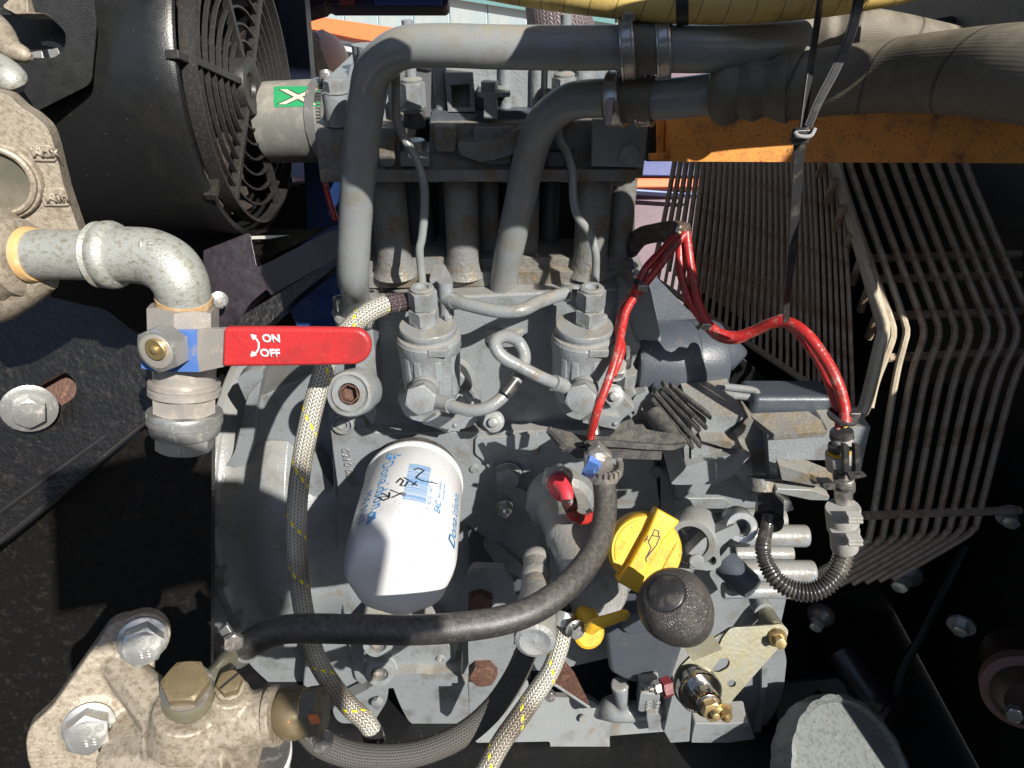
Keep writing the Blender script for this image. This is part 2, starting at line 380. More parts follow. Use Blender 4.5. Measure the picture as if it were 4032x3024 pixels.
def text(s, size, mapf, m, parent, name='lettering', ext=.0002, ax='LEFT', font_scale=1, bold=0):
    cu = bpy.data.curves.new('t', 'FONT'); cu.body = s; cu.size = size; cu.extrude = 0; cu.align_x = ax; cu.resolution_u = 3; cu.offset = bold
    t = bpy.data.objects.new('t', cu); COL.objects.link(t); bpy.context.view_layer.update()
    me = bpy.data.meshes.new_from_object(t.evaluated_get(bpy.context.evaluated_depsgraph_get()))
    vs = [mapf(v.co.x, v.co.y) for v in me.vertices]; fs = [tuple(p.vertices) for p in me.polygons]
    bpy.data.objects.remove(t); bpy.data.meshes.remove(me)
    o = obj(name, MB().add(vs, fs), m, parent, sharp=180)
    if ext:
        md = o.modifiers.new('th', 'SOLIDIFY'); md.thickness = ext; md.offset = 0
    return o
def planemap(o, right, up): return lambda x, y: o + right * x + up * y
def strokes(name, lines, w, mapf, m, parent, nrm, th=.0002):
    """pen lines: each line a list of (x, y) in the map's own plane"""
    mb = MB()
    for ln in lines:
        pts = [mapf(*p) for p in ln]
        for a, b in zip(pts, pts[1:]):
            d = (b - a).normalized(); n = nrm(a) if callable(nrm) else nrm; s = d.cross(n).normalized() * w
            mb.add([a - s - d * w * .6, a + s - d * w * .6, b + s + d * w * .6, b - s + d * w * .6], [(0, 1, 2, 3)])
            mb.v[-4:] = [v + n * th for v in mb.v[-4:]]
    return obj(name, mb, m, parent, sharp=180)
def bolt(name, m, parent, o, d, af, h, washer=0, wm=None, stud=0, a0=.3, under=0):
    """hexagon head on a washer; washer and stud are its own pieces"""
    mb = MB().hexp(o + d.normalized() * (af * .18 if washer else 0), d, af, h, a0)
    b = obj(name, mb, m, parent, sharp=25)
    dn = d.normalized()
    if washer:
        obj('washer', MB().lathe(o, dn, [(washer * .6, 0), (washer * .96, 0), (washer, af * .05), (washer, af * .14), (washer * .96, af * .18), (washer * .6, af * .18)], 28), wm or m, b)
    if stud:
        obj('stud', thread(MB(), o + dn * h * .95, dn, stud, af * .9), wm or m, b)
    return b
def thread(mb, o, d, r, length, pitch=.0012):
    n = max(3, int(length / pitch)); pr = []
    for i in range(n): pr += [(r, i * pitch), (r * .88, (i + .5) * pitch)]
    pr += [(r * .9, n * pitch), (r * .6, n * pitch + r * .1), (0, n * pitch + r * .1)]
    return mb.lathe(o, d, pr, 16)
FN = V((0, -1, 0))
def YA(y): return V((0, y, 0))
# ================================================================= setting
gm = mat('yard gravel', (.27, .215, .14), .9, 0, .6, 60, dirt=((.17, .14, .10), .6, 6, .5))
g = obj('ground', MB().add([(-60, -40, 0), (60, -40, 0), (60, 80, 0), (-60, 80, 0)], [(0, 1, 2, 3)]), gm); tag(g, kind='structure')

# ---- far building, seen over the engine
bp = P(1700, 60, 5.2); th_ = radians(22); bh = V((cos(th_), -sin(th_), 0)); bn_ = V((-sin(th_), -cos(th_), 0))
PALE = mat('pale blue cladding', (.50, .62, .64), .6, 0, .1, 40, dirt=((.62, .66, .60), .7, 5, .45), dirt2=((.55, .45, .25), .6, 4, .6), stretch=(2.5, 2.5, .25))
TEAL = mat('teal trim', (.22, .42, .42), .5); GLASS = mat('dark window glass', (.02, .025, .03), .08, 0)
bld = thing('building', 'pale blue clad building with teal window band behind the engine', 'building', V((bp.x, bp.y, 0)))
def onb(px, py, off=0): return PP(px, py, bp - bn_ * -off, bn_)
for i in range(-9, 12):
    c = V((bp.x, bp.y, 1.3)) + bh * (i * .30)
    obj('cladding_panel', MB().box(c, bh * .1475, bn_ * .015, Z * 1.3), PALE, bld, bevel=.006)
a = onb(1745, -25, .03); 
obj('window_trim', MB().prism([onb(1560, -60, .05), onb(2420, 75, .05), onb(2420, 95, .05), onb(1560, -38, .05)], bn_ * -.05), TEAL, bld)
for x0, x1 in ((1750, 1835), (1860, 1935), (1955, 2055), (2340, 2430), (2450, 2520)):
    k = lambda x: (x - 1560) * .155
    obj('window', MB().prism([onb(x0, -60 - 0 + k(x0), .045), onb(x1, -60 + k(x1), .045), onb(x1, -48 + k(x1), .045), onb(x0, -48 + k(x0), .045)], bn_ * -.03), GLASS, bld)
# ---- orange skip and its pale ledge below the building wall
OR2 = mat('bright orange paint', (.85, .17, .05), .5, 0, .1, 40, dirt=((.5, .12, .04), .6, 9, .62))  # one bright orange for the skip rim and the stripe
MAUVE = mat('faded mauve paint', (.12, .068, .10), .5, 0, .1, 60, dirt=((.16, .09, .10), .6, 9, .5))
sp_ = P(1400, 120, 4.2)
sk = thing('skip', 'bright orange skip standing before the pale blue building', 'skip', V((sp_.x, sp_.y, 0)))
pl = lambda pts, m, nm, D, par, dep=.4: obj(nm, MB().prism([P(x, y, D) for x, y in pts], CF * dep), m, par, bevel=.004)
pl([(1050, 25), (1195, 56), (1620, 118), (1720, 140), (1720, 210), (1590, 180), (1400, 152), (1195, 108), (1050, 85)], OR2, 'rim', 4.2, sk)
pl([(1290, 145), (1700, 190), (1700, 206), (1290, 156)], mat('white ledge', (.75, .77, .78), .5), 'ledge', 4.25, sk)
pl([(1290, 156), (1700, 206), (1700, 260), (1290, 190)], mat('grey panel', (.40, .42, .44), .6), 'side_panel', 4.28, sk)
pl([(1150, 190), (1900, 260), (1900, 1200), (1150, 1200)], mat('dark skip side', (.05, .05, .055), .6), 'base', 4.35, sk)
# ---- faded red container behind on the right, with a striped panel low down
rc = thing('container', 'faded mauve red steel container wall behind the right end of the engine', 'container', V((P(2650, 200, 2.6).x, P(2650, 200, 2.6).y, 0)))
pl([(2475, -60), (2950, -60), (2950, 1300), (2475, 1300)], MAUVE, 'wall', 2.6, rc, .5)
pl([(2470, 630), (2760, 630), (2760, 694), (2470, 690)], mat('navy stripe', (.05, .07, .22), .5), 'navy_stripe', 2.5, rc, .05)
pl([(2470, 700), (2760, 702), (2760, 736), (2470, 738)], OR2, 'orange_stripe', 2.5, rc, .05)
pl([(2470, 742), (2760, 762), (2760, 768), (2470, 750)], mat('pale blue stripe', (.3, .4, .75), .5), 'blue_stripe', 2.5, rc, .05)
gp = pl([(2860, 40), (3620, 20), (3620, 150), (2860, 150)], mat('dark green paint', (.02, .055, .02), .5), 'green_panel', 1.5, None, .05)
tag(gp, 'dark green panel edge seen just under the yellow hose', 'panel')
gp = pl([(3350, -60), (4150, -60), (4150, 120), (3560, 150), (3350, 60)], mat('dark violet grey paint', (.055, .045, .06), .5), 'violet_panel', 1.3, None, .05)
tag(gp, 'dark violet grey panel in the top right corner', 'panel')
gp = pl([(3680, 70), (4150, -20), (4150, 75), (3760, 125)], RUB, 'rubber_duct', 1.0, None, .06); tag(gp, 'black rubber duct behind the grey hose in the top right corner', 'duct')
# dark red and blue bar across the very top
tb = thing('canopy_bar', 'dark bar with red and blue patches along the top edge of the picture', 'bar', P(1480, 0, 1.4))
pl([(1180, -80), (1770, -80), (1765, 12), (1750, 24), (1300, 24), (1285, 14), (1270, 28), (1195, 50), (1180, 40)], mat('near black purple', (.035, .012, .02), .4, dirt=((.02, .02, .08), .8, 8, .45)), 'bar', 1.4, tb, .04)
pl([(1335, -80), (1395, -80), (1395, 20), (1335, 20)], mat('deep red patch', (.2, .025, .02), .5), 'red_patch', 1.39, tb, .008)
pl([(1475, -80), (1740, -80), (1740, 20), (1475, 20)], mat('deep blue patch', (.03, .05, .20), .5), 'blue_patch', 1.39, tb, .008)
# ---- somebody's head of long hair in the gap above the duct
def person():
    h = P(1215, 275, 2.1); t = thing('person', 'person with long brown hair and mauve top, half hidden behind the dark post', 'person', V((h.x, h.y, 0)))
    body = MB(); z0 = 0
    prof = [(.04, z0), (.10, .02), (.11, .5), (.15, .82), (.155, .95), (.14, 1.05), (.17, 1.18), (.185, 1.24), (.10, 1.29), (.05, 1.31), (.05, 1.38)]
    R = []
    for r, z in prof:
        if z > h.z - .10: z = h.z - .10 + (z - 1.2) * .05
        R.append([V((h.x + r * 1.15 * cos(a), h.y + r * .75 * sin(a), z)) for a in [2 * pi * i / 20 for i in range(20)]])
    body.rings(R); obj('top', body, SHIRT, t, sub=1)
    obj('head', MB().lathe(h + V((.035, 0, -.10)), V((.1, 0, 1)), [(0, -.02), (.05, 0), (.068, .05), (.078, .1), (.075, .15), (.05, .19), (0, .21)], 20), SKIN, t, sub=1)
    hair = MB().ball(h + V((-.012, -.012, .0)), .098, 24, 14, sq=1.05); n = 34
    hair.lathe(h + V((-.02, -.02, -.17)), Z, [(0, 0), (.082, 0), (.094, .07), (.098, .17), (.05, .2), (0, .2)], 24)
    for i in range(n):
        a = pi * (.95 + 1.0 * i / n); rr = .098
        p = h + V((rr * cos(a), rr * sin(a), 0)) + V((-.014, -.014, 0))
        hair.tube([h + V((-.01, 0, .10)), h + V((rr * .6 * cos(a), rr * .6 * sin(a), .082)), p + Z * .01, p + V((0, 0, -.08)), p + V((random.uniform(-.006, .01), 0, -.17))], [.010, .013, .010, .010, .004], 6, 4)
    obj('hair', hair, HAIR, t)
person()

# ---- black enclosure
tr = obj('enclosure_floor', MB().box((0, .65, .78), X * 1.3, Y_ * .6, Z * .01), PITCHB); tag(tr, kind='structure')
def panel(name, label, pts, p0, n, th, m, **k):
    o = slab(name, m, None, pts, p0, n, th, **k); tag(o, label, 'panel'); return o
panel('right_panel', 'large black panel behind the wire grille on the right', [(2740, 1250), (3100, 1560), (4600, 1500), (4700, 4300), (2300, 4300), (2300, 1450), (2560, 1180)], P(3400, 1900, 1.06), V((-.15, -.9, .1)), .02, PITCHB, rnd=0)
o = panel('rear_panel', 'black rear panel seen through the wires of the grille', [(2790, 500), (4600, 300), (4700, 2000), (2640, 2000), (2700, 1200)], P(3400, 1300, 1.32), V((0, -1, 0)), .02, PITCHB, rnd=0)
o = panel('side_rail', 'dark blue grey cross rail with a round hole at lower right', [(3060, 2692), (3300, 2672), (3400, 2760), (3260, 2830), (3060, 2850)], P(3150, 2760, 1.0), V((0, -.8, .5)), .01, mat('dark blue paint', (.03, .037, .05), .4, dirt=((.01, .01, .01), .8, 60, .58)), holes=[circ2(3222, 2728, 16, 16, 11)])
o = obj('panel_crease', MB().tube([P(3800, 2150, .96), P(3640, 2480, .97), P(3560, 2620, .98), P(3500, 2790, .99)], .006, 8), PITCHB); tag(o, 'raised crease running down the black panel at lower right', 'seam')
o = panel('back_panel', 'black back panel behind the fan guard at upper left', [(840, -150), (1100, -150), (1150, 700), (1180, 1000), (700, 1250), (300, 1000)], P(1050, 500, 1.15), V((.1, -1, 0)), .02, PITCHB, rnd=0)
o = panel('lower_back_panel', 'black panel behind the maroon frame rail at the left', [(200, 900), (1330, 700), (1500, 1700), (200, 1700)], P(1000, 1100, 1.16), V((.1, -1, 0)), .02, PITCHB, rnd=0)
o = panel('navy_post', 'dark navy upright post left of the orange skip', [(1085, -150), (1188, -150), (1228, 340), (1245, 700), (1130, 700)], P(1160, 200, 1.08), V((.1, -1, 0)), .05, mat('very dark navy', (.008, .012, .03), .45), rnd=0)
o = panel('blue_post', 'blue painted upright post between the fan guard and the engine', [(1195, 640), (1420, 640), (1420, 1300), (1230, 1300)], P(1280, 800, .98), V((0, -1, 0)), .04, mat('deep blue paint', (.012, .035, .12), .4, dirt=((.01, .01, .02), .6, 20, .5)), rnd=0)
ct = MB()
for q in ([(1278, 720), (1300, 800), (1322, 870)],): ct.tube([P(x, y, .9) for x, y in q], .004, 8)
o = obj('red_wire', ct, REDW); tag(o, 'short red wire hanging beside the blue post left of the cylinder', 'wire')

# ---- maroon frame under the fan
fr = thing('frame_rail', 'chipped maroon steel frame rail with blue patch under the fan unit', 'rail', P(1050, 1100, .80))
slab('upper_beam', PLUM, fr, [(800, 985, 4), (985, 912, 20), (1012, 1050), (1060, 1030), (1300, 905, 16), (1340, 900), (1340, 1010), (1068, 1165), (1050, 1140), (990, 1190), (850, 1400), (790, 1400)], P(1050, 1080, .80), V((.15, -.8, .5)), .03)
slab('top_flange', GRIME, fr, [(960, 905, 4), (1230, 900, 4), (1330, 890, 4), (1060, 1010, 4), (1005, 1000, 4)], P(1050, 950, .82), V((0, -.25, 1)), .004)
slab('blue_face', BLUE, fr, [(1190, 960), (1345, 890), (1345, 1340), (1195, 1340), (1130, 1200)], P(1200, 1100, .84), V((.1, -1, .1)), .02)
slab('lower_beam', GRIME, fr, [(860, 1300, 4), (1330, 1010, 4), (1330, 1042, 4), (1180, 1160, 4), (1010, 1320, 4), (860, 1400, 4)], P(1050, 1200, .77), V((.1, -.7, .6)), .02)
slab('gusset', GRIME, fr, [(620, 1180), (860, 1150), (1000, 1190), (960, 1320), (620, 1360)], P(800, 1250, .83), V((.1, -1, .3)), .01)
wb = bolt('hex_bolt', ZINC, fr, P(862, 1182, .76), V((.5, -.8, .2)), .0062, .007, .0095)
# slanting light strip and small bolt on the flange
obj('spacer_strip', MB().prism([P(x, y, .8) for x, y in ((985, 930), (1140, 925), (1060, 940), (985, 942))], CF * .002), mat('bare strip', (.5, .48, .42), .4, .4), fr)

# ---- lower left black frame plate with slot and bolt
lf = thing('mounting_frame', 'grimy black mounting frame with slotted hole filling the lower left', 'frame', P(300, 1700, .66))
n1 = V((.15, -.85, .5)); p1 = P(300, 1550, .64)
slotc = [(225, 1500)]
hole = rpoly([(130, 1530, 30), (255, 1460, 40), (300, 1500, 40), (300, 1560, 40), (240, 1600, 40), (160, 1640, 20)], 30, 4)
slab('slotted_plate', GRIME, lf, [(-150, 1190), (200, 1170), (420, 1220), (560, 1330), (600, 1500), (590, 1640), (0, 2120), (-150, 2200)], p1, n1, .008, holes=[hole], rnd=20)
obj('slot_backing', MB().prism(onplane([(60, 1400), (360, 1400), (360, 1700), (60, 1700)], P(225, 1540, .66), n1), -n1 * .004), RUSTB, lf)
slab('lower_plate', GRIME, lf, [(-150, 2180), (10, 2150), (600, 1665), (835, 1470), (830, 2650), (400, 3150), (-150, 3150)], P(400, 2100, .70), V((.05, -.95, .3)), .01, rnd=4)
obj('weld_ridge', MB().tube([P(-60, 2175, .64), P(150, 2010, .645), P(400, 1800, .65), P(600, 1635, .66)], .0035, 10), BLACK, lf)
obj('weld_ridge', MB().tube([P(-60, 2060, .635), P(200, 1870, .64), P(590, 1590, .655)], .0025, 10), BLACK, lf)
fb = bolt('flange_bolt', ZINC, lf, P(116, 1607, .615), V((.45, -.75, .15)), .0115, .013, .0215)


# ================================================================= fan unit at upper left
FX, FY, FZ, FR = -.307, .85, EYE.z - .169, .150
fan = thing('fan_unit', 'black fan cowl with round spoked plastic guard at upper left', 'fan unit', V((FX, FY, FZ - FR)))
C0 = V((FX, FY, FZ))
obj('cowl', MB().lathe(C0, -X, [(.160, -.004), (.166, -.004), (.1685, 0), (.170, .02), (.176, .16), (.176, .20), (.182, .202), (.182, .24), (.176, .242), (.176, .42), (.15, .42), (.15, .40), (.168, .38), (.162, .02), (.160, -.004)], 96), DRUM, fan)
gd = MB()
for r in [.046 + .0166 * i for i in range(6)]:
    gd.lathe(C0 + X * .010, X, [(r - .0011, -.0022), (r + .0011, -.0022), (r + .0011, .0022), (r - .0011, .0022), (r - .0011, -.0022)], 72)
o = obj('guard_rings', gd, GUARD, fan)
rm = MB().lathe(C0 + X * .010, X, [(.1465, -.008), (.150, -.008), (.150, .006), (.1465, .006), (.1465, -.008)], 72)
obj('guard_rim', rm, GUARD, fan)
obj('guard_hub', MB().lathe(C0 + X * .008, X, [(.0, .002), (.012, .002), (.014, .006), (.020, .008), (.030, .008), (.032, .002), (.032, -.004), (0, -.004)], 40), GUARD, fan)
for i in range(6):
    a = radians(160 + 60 * i); d = V((0, cos(a), sin(a))); s = X.cross(d)
    obj('guard_spoke', MB().box(C0 + X * .010 + d * .089, d * .060, s * .0036, X * .0045), GUARD, fan, bevel=.0008)
for i in range(4):
    a = radians((160, 206, 100, -60)[i]); d = V((0, cos(a), sin(a))); s = X.cross(d)
    obj('mounting_lug', MB().box(C0 + X * .004 + d * .158, d * .013, s * .004, X * .006), GUARD, fan, bevel=.001)
BLADE = mat('dusty brown fan blade', (.05, .042, .038), .4, 0, .3, 300, dirt=((.16, .12, .10), .7, 160, .53), speck=((.5, .46, .42), .7, 260, .1))
obj('motor', MB().lathe(C0 - X * .05, X, [(.055, -.1), (.055, .0), (.05, .02), (.03, .035), (0, .035)], 32), BLACK, fan, bevel=0)
for i in range(7):
    a = 2 * pi * i / 7; d = V((0, cos(a), sin(a))); s = X.cross(d)
    p = [C0 - X * .03 + d * .05 + s * .03, C0 - X * .055 + d * .05 - s * .03, C0 - X * .055 + d * .143 - s * .055, C0 - X * .02 + d * .143 + s * .045]
    obj('fan_blade', MB().prism(p, X * .003), BLADE, fan, bevel=.0008)
obj('inner_frame', MB().box(C0 - X * .02 + V((0, -.12, -.03)), X * .008, Y_ * .006, Z * .07), PLUM, fan, bevel=.001)
# cowl slot with brackets showing behind: a dark recess plate and two bright ribs, and the bracket foot above
sl = thing('slotted_cover', 'black curved cover with an oval slot at the top left corner', 'cover', P(130, 150, .60))
hole = rpoly([(-60, 60, 10), (190, 58, 40), (262, 130, 60), (255, 190, 50), (215, 228, 20), (-60, 228, 5)], 30, 5)
slab('cover_plate', DRUM, sl, [(-150, -120), (360, -120), (380, 100), (360, 330), (60, 480), (-150, 480)], P(130, 150, .60), V((.35, -.9, .15)), .006, holes=[hole], rnd=30)
slab('slot_back', PITCHB, sl, [(-150, -20), (330, -20), (330, 300), (-150, 300)], P(130, 150, .66), V((.35, -.9, .15)), .004, rnd=0)
for x0, x1, y0 in ((90, 152, 60), (165, 222, 130)):
    obj('bright_rib', MB().prism([P(x, y, .63) for x, y in ((x0, y0), (x0 + 45, y0), (x1, y0 + 40), (x1 + 18, 229), (x0 + 30, 229))], CF * .008), ZINC, sl, bevel=.001)
obj('foot_bracket', MB().prism([P(x, y, .585) for x, y in ((5, -60), (105, -60), (110, 45), (180, 52), (60, 55), (12, 30))], CF * .01), ALU, sl, bevel=.001)

# ================================================================= green labelled duct between fan and engine
dk = thing('intake_duct', 'grey rubber duct with green and cream X sticker left of the engine head', 'duct', P(1180, 500, .84))
dc = [P(1074, 484, .858), P(1330, 475, .84)]; dd = (dc[1] - dc[0]).normalized(); dr = .0465
obj('duct', MB().tube([dc[0], dc[0].lerp(dc[1], .5), dc[1]], dr, 48, 4), mat('grey rubber duct', (.18, .18, .165), .6, 0, .3, 700, dirt=((.27, .26, .23), .7, 60, .5), top=((.4, .36, .3), .6, 60)), dk)
def onduct(px, py, off):
    r = ray(px, py).normalized(); w = EYE - dc[0]; a = r - dd * r.dot(dd); b = w - dd * w.dot(dd)
    A = a.dot(a); B = 2 * a.dot(b); C_ = b.dot(b) - (dr + off) ** 2; disc = B * B - 4 * A * C_
    t = (-B - sqrt(max(disc, 0))) / (2 * A); return EYE + r * t
def decal(name, pts, m, par, off=.0004, n=8, f=onduct):
    """flat print that follows the duct"""
    mb = MB(); q = []
    for i in range(len(pts)):
        a, b = pts[i], pts[(i + 1) % len(pts)]
        for k in range(n): q.append((a[0] + (b[0] - a[0]) * k / n, a[1] + (b[1] - a[1]) * k / n))
    tri = tessellate_polygon([[V((x, y, 0)) for x, y in q]])
    mb.add([f(x, y, off) for x, y in q], [tuple(t) for t in tri]); return obj(name, mb, m, par, sharp=180)
for yy in range(6):
    y0, y1 = 340 + yy * 13.5, 340 + (yy + 1) * 13.5
    decal('sticker_field', [(1078, y0), (1262, y0 - 2), (1262, y1 - 2), (1078, y1)], GREEN, dk, n=2)
for m_, w_, off in ((PLAST, 20, .0008), (CREAM, 13, .0011)):
    for a_, b_ in (((1115, 352), (1235, 412)), ((1240, 350), (1112, 410))):
        decal('sticker_cross', [(a_[0] - w_, a_[1]), (a_[0] + w_ * 1.3, a_[1]), (b_[0] + w_, b_[1]), (b_[0] - w_ * 1.3, b_[1])], m_, dk, off, 4)
decal('sticker_mark', [(1215, 380), (1245, 362), (1262, 368), (1262, 398), (1240, 400)], PLAST, dk, .0013, 2)
cl = thing('worm_clamp', 'zinc worm drive clamp at the engine end of the stickered duct', 'hose clamp', P(1270, 400, .80))
k0 = dc[0].lerp(dc[1], .86)
obj('band', MB().lathe(k0, dd, [(dr + .0002, -.006), (dr + .0018, -.006), (dr + .0018, .006), (dr + .0002, .006)], 64), ZINC, cl)
tm = MB()
for i in range(40):
    a = radians(-20 + i * 4.2); e = -Y_ * cos(a) + Z * sin(a); s = dd.cross(e)
    tm.box(k0 + e * (dr + .0022) + dd * .002, dd * .0035, s * .0006, e * .0006)
o = obj('band_slots', tm, STEEL, cl); o['kind'] = 'stuff'
obj('screw_housing', MB().tube([P(1285, 335, .80), P(1282, 285, .80)], .0075, 20), ZINC, cl)
bolt('screw', STEEL, cl, P(1290, 302, .785), V((.1, -1, .15)), .0045, .006)

# ================================================================= wire grille on the right
gr = thing('wire_grille', 'rusty wire cage guard in the shade at the right', 'grille', P(3400, 1500, .80))
def wire(name, pts, r, m=WIRE, n=4): return obj(name, MB().tube(pts, r, 8, n), m, gr)
for k in range(-1, 9):
    D0 = .80 + .004 * k; wv = random.uniform(-4, 4)
    if k == -1: Bx, Cx, Ex = 3512, 3440, 3395
    else: Bx, Cx, Ex = 3570 + 62 * k + wv, 3519 + 58 * k, 3419 + 53 * k
    Tx = 3330 + 57 * k; Ey = 2112 - 6 * k
    pts = [P(Tx - 30, 420, D0 + .05), P(Tx, 600, D0 + .03), P((Tx + Bx) / 2 + 14, 980, D0 + .01), P(Bx - 12, 1245, D0), P(Bx + 2, 1310, D0), P(Bx - 10, 1365, D0)]
    if k == -1: pts += [P(Cx + 10, 1500, D0 + .01), P(3425, 1605, D0 + .01)]
    else: pts += [P(Cx, 1530, D0 + .01), P(Ex + 12, Ey - 40, D0 + .03), P(Ex - 12, Ey + 20, D0 + .03), P(Ex - 70, Ey + 65, D0 + .035), P(Ex - 330, Ey + 215, D0 + .05)]
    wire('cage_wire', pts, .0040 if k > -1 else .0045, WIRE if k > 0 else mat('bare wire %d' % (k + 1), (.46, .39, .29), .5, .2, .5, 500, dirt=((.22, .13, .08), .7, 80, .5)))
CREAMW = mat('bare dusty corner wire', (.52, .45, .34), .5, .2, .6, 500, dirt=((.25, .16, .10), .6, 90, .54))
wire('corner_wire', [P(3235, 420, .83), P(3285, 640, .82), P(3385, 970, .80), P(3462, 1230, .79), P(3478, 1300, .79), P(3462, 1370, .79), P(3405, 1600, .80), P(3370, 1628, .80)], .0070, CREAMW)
for y0, y1, x0 in ((1018, 1000, 3415), (1100, 1082, 3440), (1245, 1225, 3490), (1408, 1385, 3490), (2030, 2008, 3400)):
    wire('cross_wire', [P(x0, y0, .822), P((x0 + 4000) / 2, (y0 + y1) / 2, .85), P(4060, y1, .87)], .0052, n=2)
for kk in range(31):
    k = kk * .74; x0 = 2655 + 27.5 * k; xb = 2560 + 36.5 * k; yb = 1105 + 23.5 * k
    if k > 18.4: xb = 3245 + 36 * (k - 19)
    D0 = 1.06 - .011 * k
    yt = 430
    xt = x0 + .15 * 200
    wire('side_wire', [P(xt, yt, D0), P((xt + xb) / 2 + 8, (yt + yb) / 2, D0), P(xb, yb, D0)], .0025, n=3)
    if k < 18:   # second row seen through the first
        wire('far_wire', [P(xt + 16, yt, D0 + .08), P((xt + xb) / 2 + 16, (yt + yb) / 2, D0 + .08), P(xb + 24, yb - 70, D0 + .08)], .0020, n=2)
wire('bottom_wire', [P(2520, 1060, 1.08), P(2900, 1320, .96), P(3200, 1520, .86), P(3400, 1640, .81)], .0045)
for i in range(7):
    t = i / 6; wire('tie_wire', [P(3258 + 195 * t, 600 + 640 * t, .80), P(3225 + 195 * t, 690 + 640 * t, .83)], .0045, n=2)

# rubber mounts and bolts on the black panel
def pbolt(px, py, D, r, label, shell=0):
    o0 = P(px, py, D); d = V((-.55, -.8, -.1)).normalized()
    t = thing('panel_bolt', label, 'bolt', o0, 'bolts on the black right-hand panel')
    if shell: obj('rubber_mount', MB().lathe(o0 - d * .01, d, [(r * .5, 0), (r * 1.5, 0), (r * 1.6, .006), (r * 1.35, .012), (r * 1.1, .014), (r * .9, .019), (r * .5, .021)], 28), mat('greyed metal cup' + label[:9], (.11, .10, .105), .4, .5), t)
    else: obj('washer', MB().lathe(o0, d, [(r * .4, -.002), (r * 1.25, -.002), (r * 1.25, .002), (r * .4, .002)], 28), ZINC, t)
    bolt('head', ZINC, t, o0 + d * (.010 if shell else .002), d, r * .62, r * .8)
pbolt(3985, 2035, .88, .014, 'plain zinc bolt at the right edge beside the grille corner')
pbolt(3785, 2462, .90, .013, 'plain zinc bolt on the panel below the grille corner')
pbolt(3555, 2268, .90, .014, 'larger cupped rubber mount bolt just below the wire grille', 1)
pbolt(3228, 2432, .93, .011, 'smaller cupped mount bolt right of the lever plate', 1)
o = obj('round_boss', MB().lathe(P(4075, 1000, .9), V((-.6, -.8, 0)), [(0, .012), (.012, .010), (.024, 0), (.026, -.01)], 28), STEEL); tag(o, 'round rusty boss at the right edge level with the upper cross wires', 'boss')
# big pipe fitting bottom right
pf = thing('pipe_fitting', 'brown pipe stub with pink ring at the right edge near the bottom', 'pipe fitting', P(4020, 2750, .75))
fd = V((-.45, -.75, .35)).normalized()
obj('stub', MB().lathe(P(4035, 2722, .78), fd, [(.036, -.08), (.036, 0), (.032, .014), (.022, .026), (.0, .028)], 40), mat('dark brown pipe', (.05, .03, .022), .4, .2, .3, 300), pf)
obj('ring', MB().lathe(P(4035, 2722, .778), fd, [(.034, -.012), (.042, -.012), (.042, .004), (.034, .006)], 40), mat('rusty pink sealing ring', (.17, .085, .075), .6, dirt=((.2, .12, .1), .5, 50, .5)), pf)
bolt('drain_plug', STEEL, pf, P(3990, 2800, .745), fd, .007, .01)
o = obj('dark_pipe', MB().tube([P(3300, 2560, 1.02), P(3420, 2740, .99), P(3490, 2800, .97)], .02, 24), BLACK); tag(o, 'short black pipe curving down at the foot of the black panel', 'pipe')
o2 = obj('rim', MB().lathe(P(3505, 2812, .965), (P(3490, 2800, .97) - P(3420, 2740, .99)), [(.020, -.004), (.024, -.004), (.024, .003), (.020, .003)], 32), PLUM, o)
# large round cap bottom right
cp = thing('screw_cap', 'large dull metal cap with scalloped rim at the bottom right', 'cap', P(3360, 2960, .72))
cd = V((.40, -.42, .81)).normalized(); co = P(3365, 3075, .84); ra, rb, _ = frame(cd)
R = []
for (r, h, sc_) in [(a_ * 1.25, b_ * 1.25, c_ * 1.25) for a_, b_, c_ in ((.072, -.03, 1), (.075, -.02, 1), (.0755, -.004, 1), (.0745, .001, 1), (.071, .002, 0), (.069, -.001, 0), (.068, -.004, 0), (.060, -.004, 0), (.03, -.0042, 0), (.001, -.0045, 0))]:
    R.append([co + cd * h + (ra * cos(t) + rb * sin(t)) * (r + sc_ * .0016 * abs(sin(t * 10))) for t in [2 * pi * j / 160 for j in range(160)]])
obj('cap_body', MB().rings(R), mat('oxidised grey metal', (.17, .19, .185), .5, .3, .35, 600, dirt=((.09, .085, .075), .7, 200, .48), dirt2=((.30, .18, .10), .5, 30, .63)), cp)
# ================================================================= the engine (one thing, bolted together)
eng = thing('diesel_engine', 'grey painted two cylinder diesel engine filling the middle of the picture', 'engine', V((-.02, .6, .88)))
def sl_(name, m, pts, Y, th, n=None, par=None, **k):
    """plate of the engine: outline as seen, front at depth Y"""
    n = n or FN; c = (sum(p[0] for p in pts) / len(pts), sum(p[1] for p in pts) / len(pts))
    return slab(name, m, par or eng, pts, PY(c[0], c[1], Y), n, th, **k)
def vcyl(name, m, px, y0, y1, w, Y, par=None, seg=28, flare=None, **k):
    """upright round column of the engine; w = width in pixels at its middle"""
    a = PY(px, y0, Y); b = PY(px, y1, Y); D = (PY(px, (y0 + y1) / 2, Y) - EYE).dot(CF); r = w / 2 * D / FP
    b = V((a.x, a.y, b.z)); h = a.z - b.z
    pr = [(0, 0), (r * 1.0, 0), (r, h)] if not flare else [(0, 0), (r * 1.35, 0), (r * 1.2, h * .05), (r * 1.05, h * .14), (r, h * .25), (r, h)]
    return obj(name, MB().lathe(b, Z, pr + [(0, h)], seg), m, par or eng, **k)
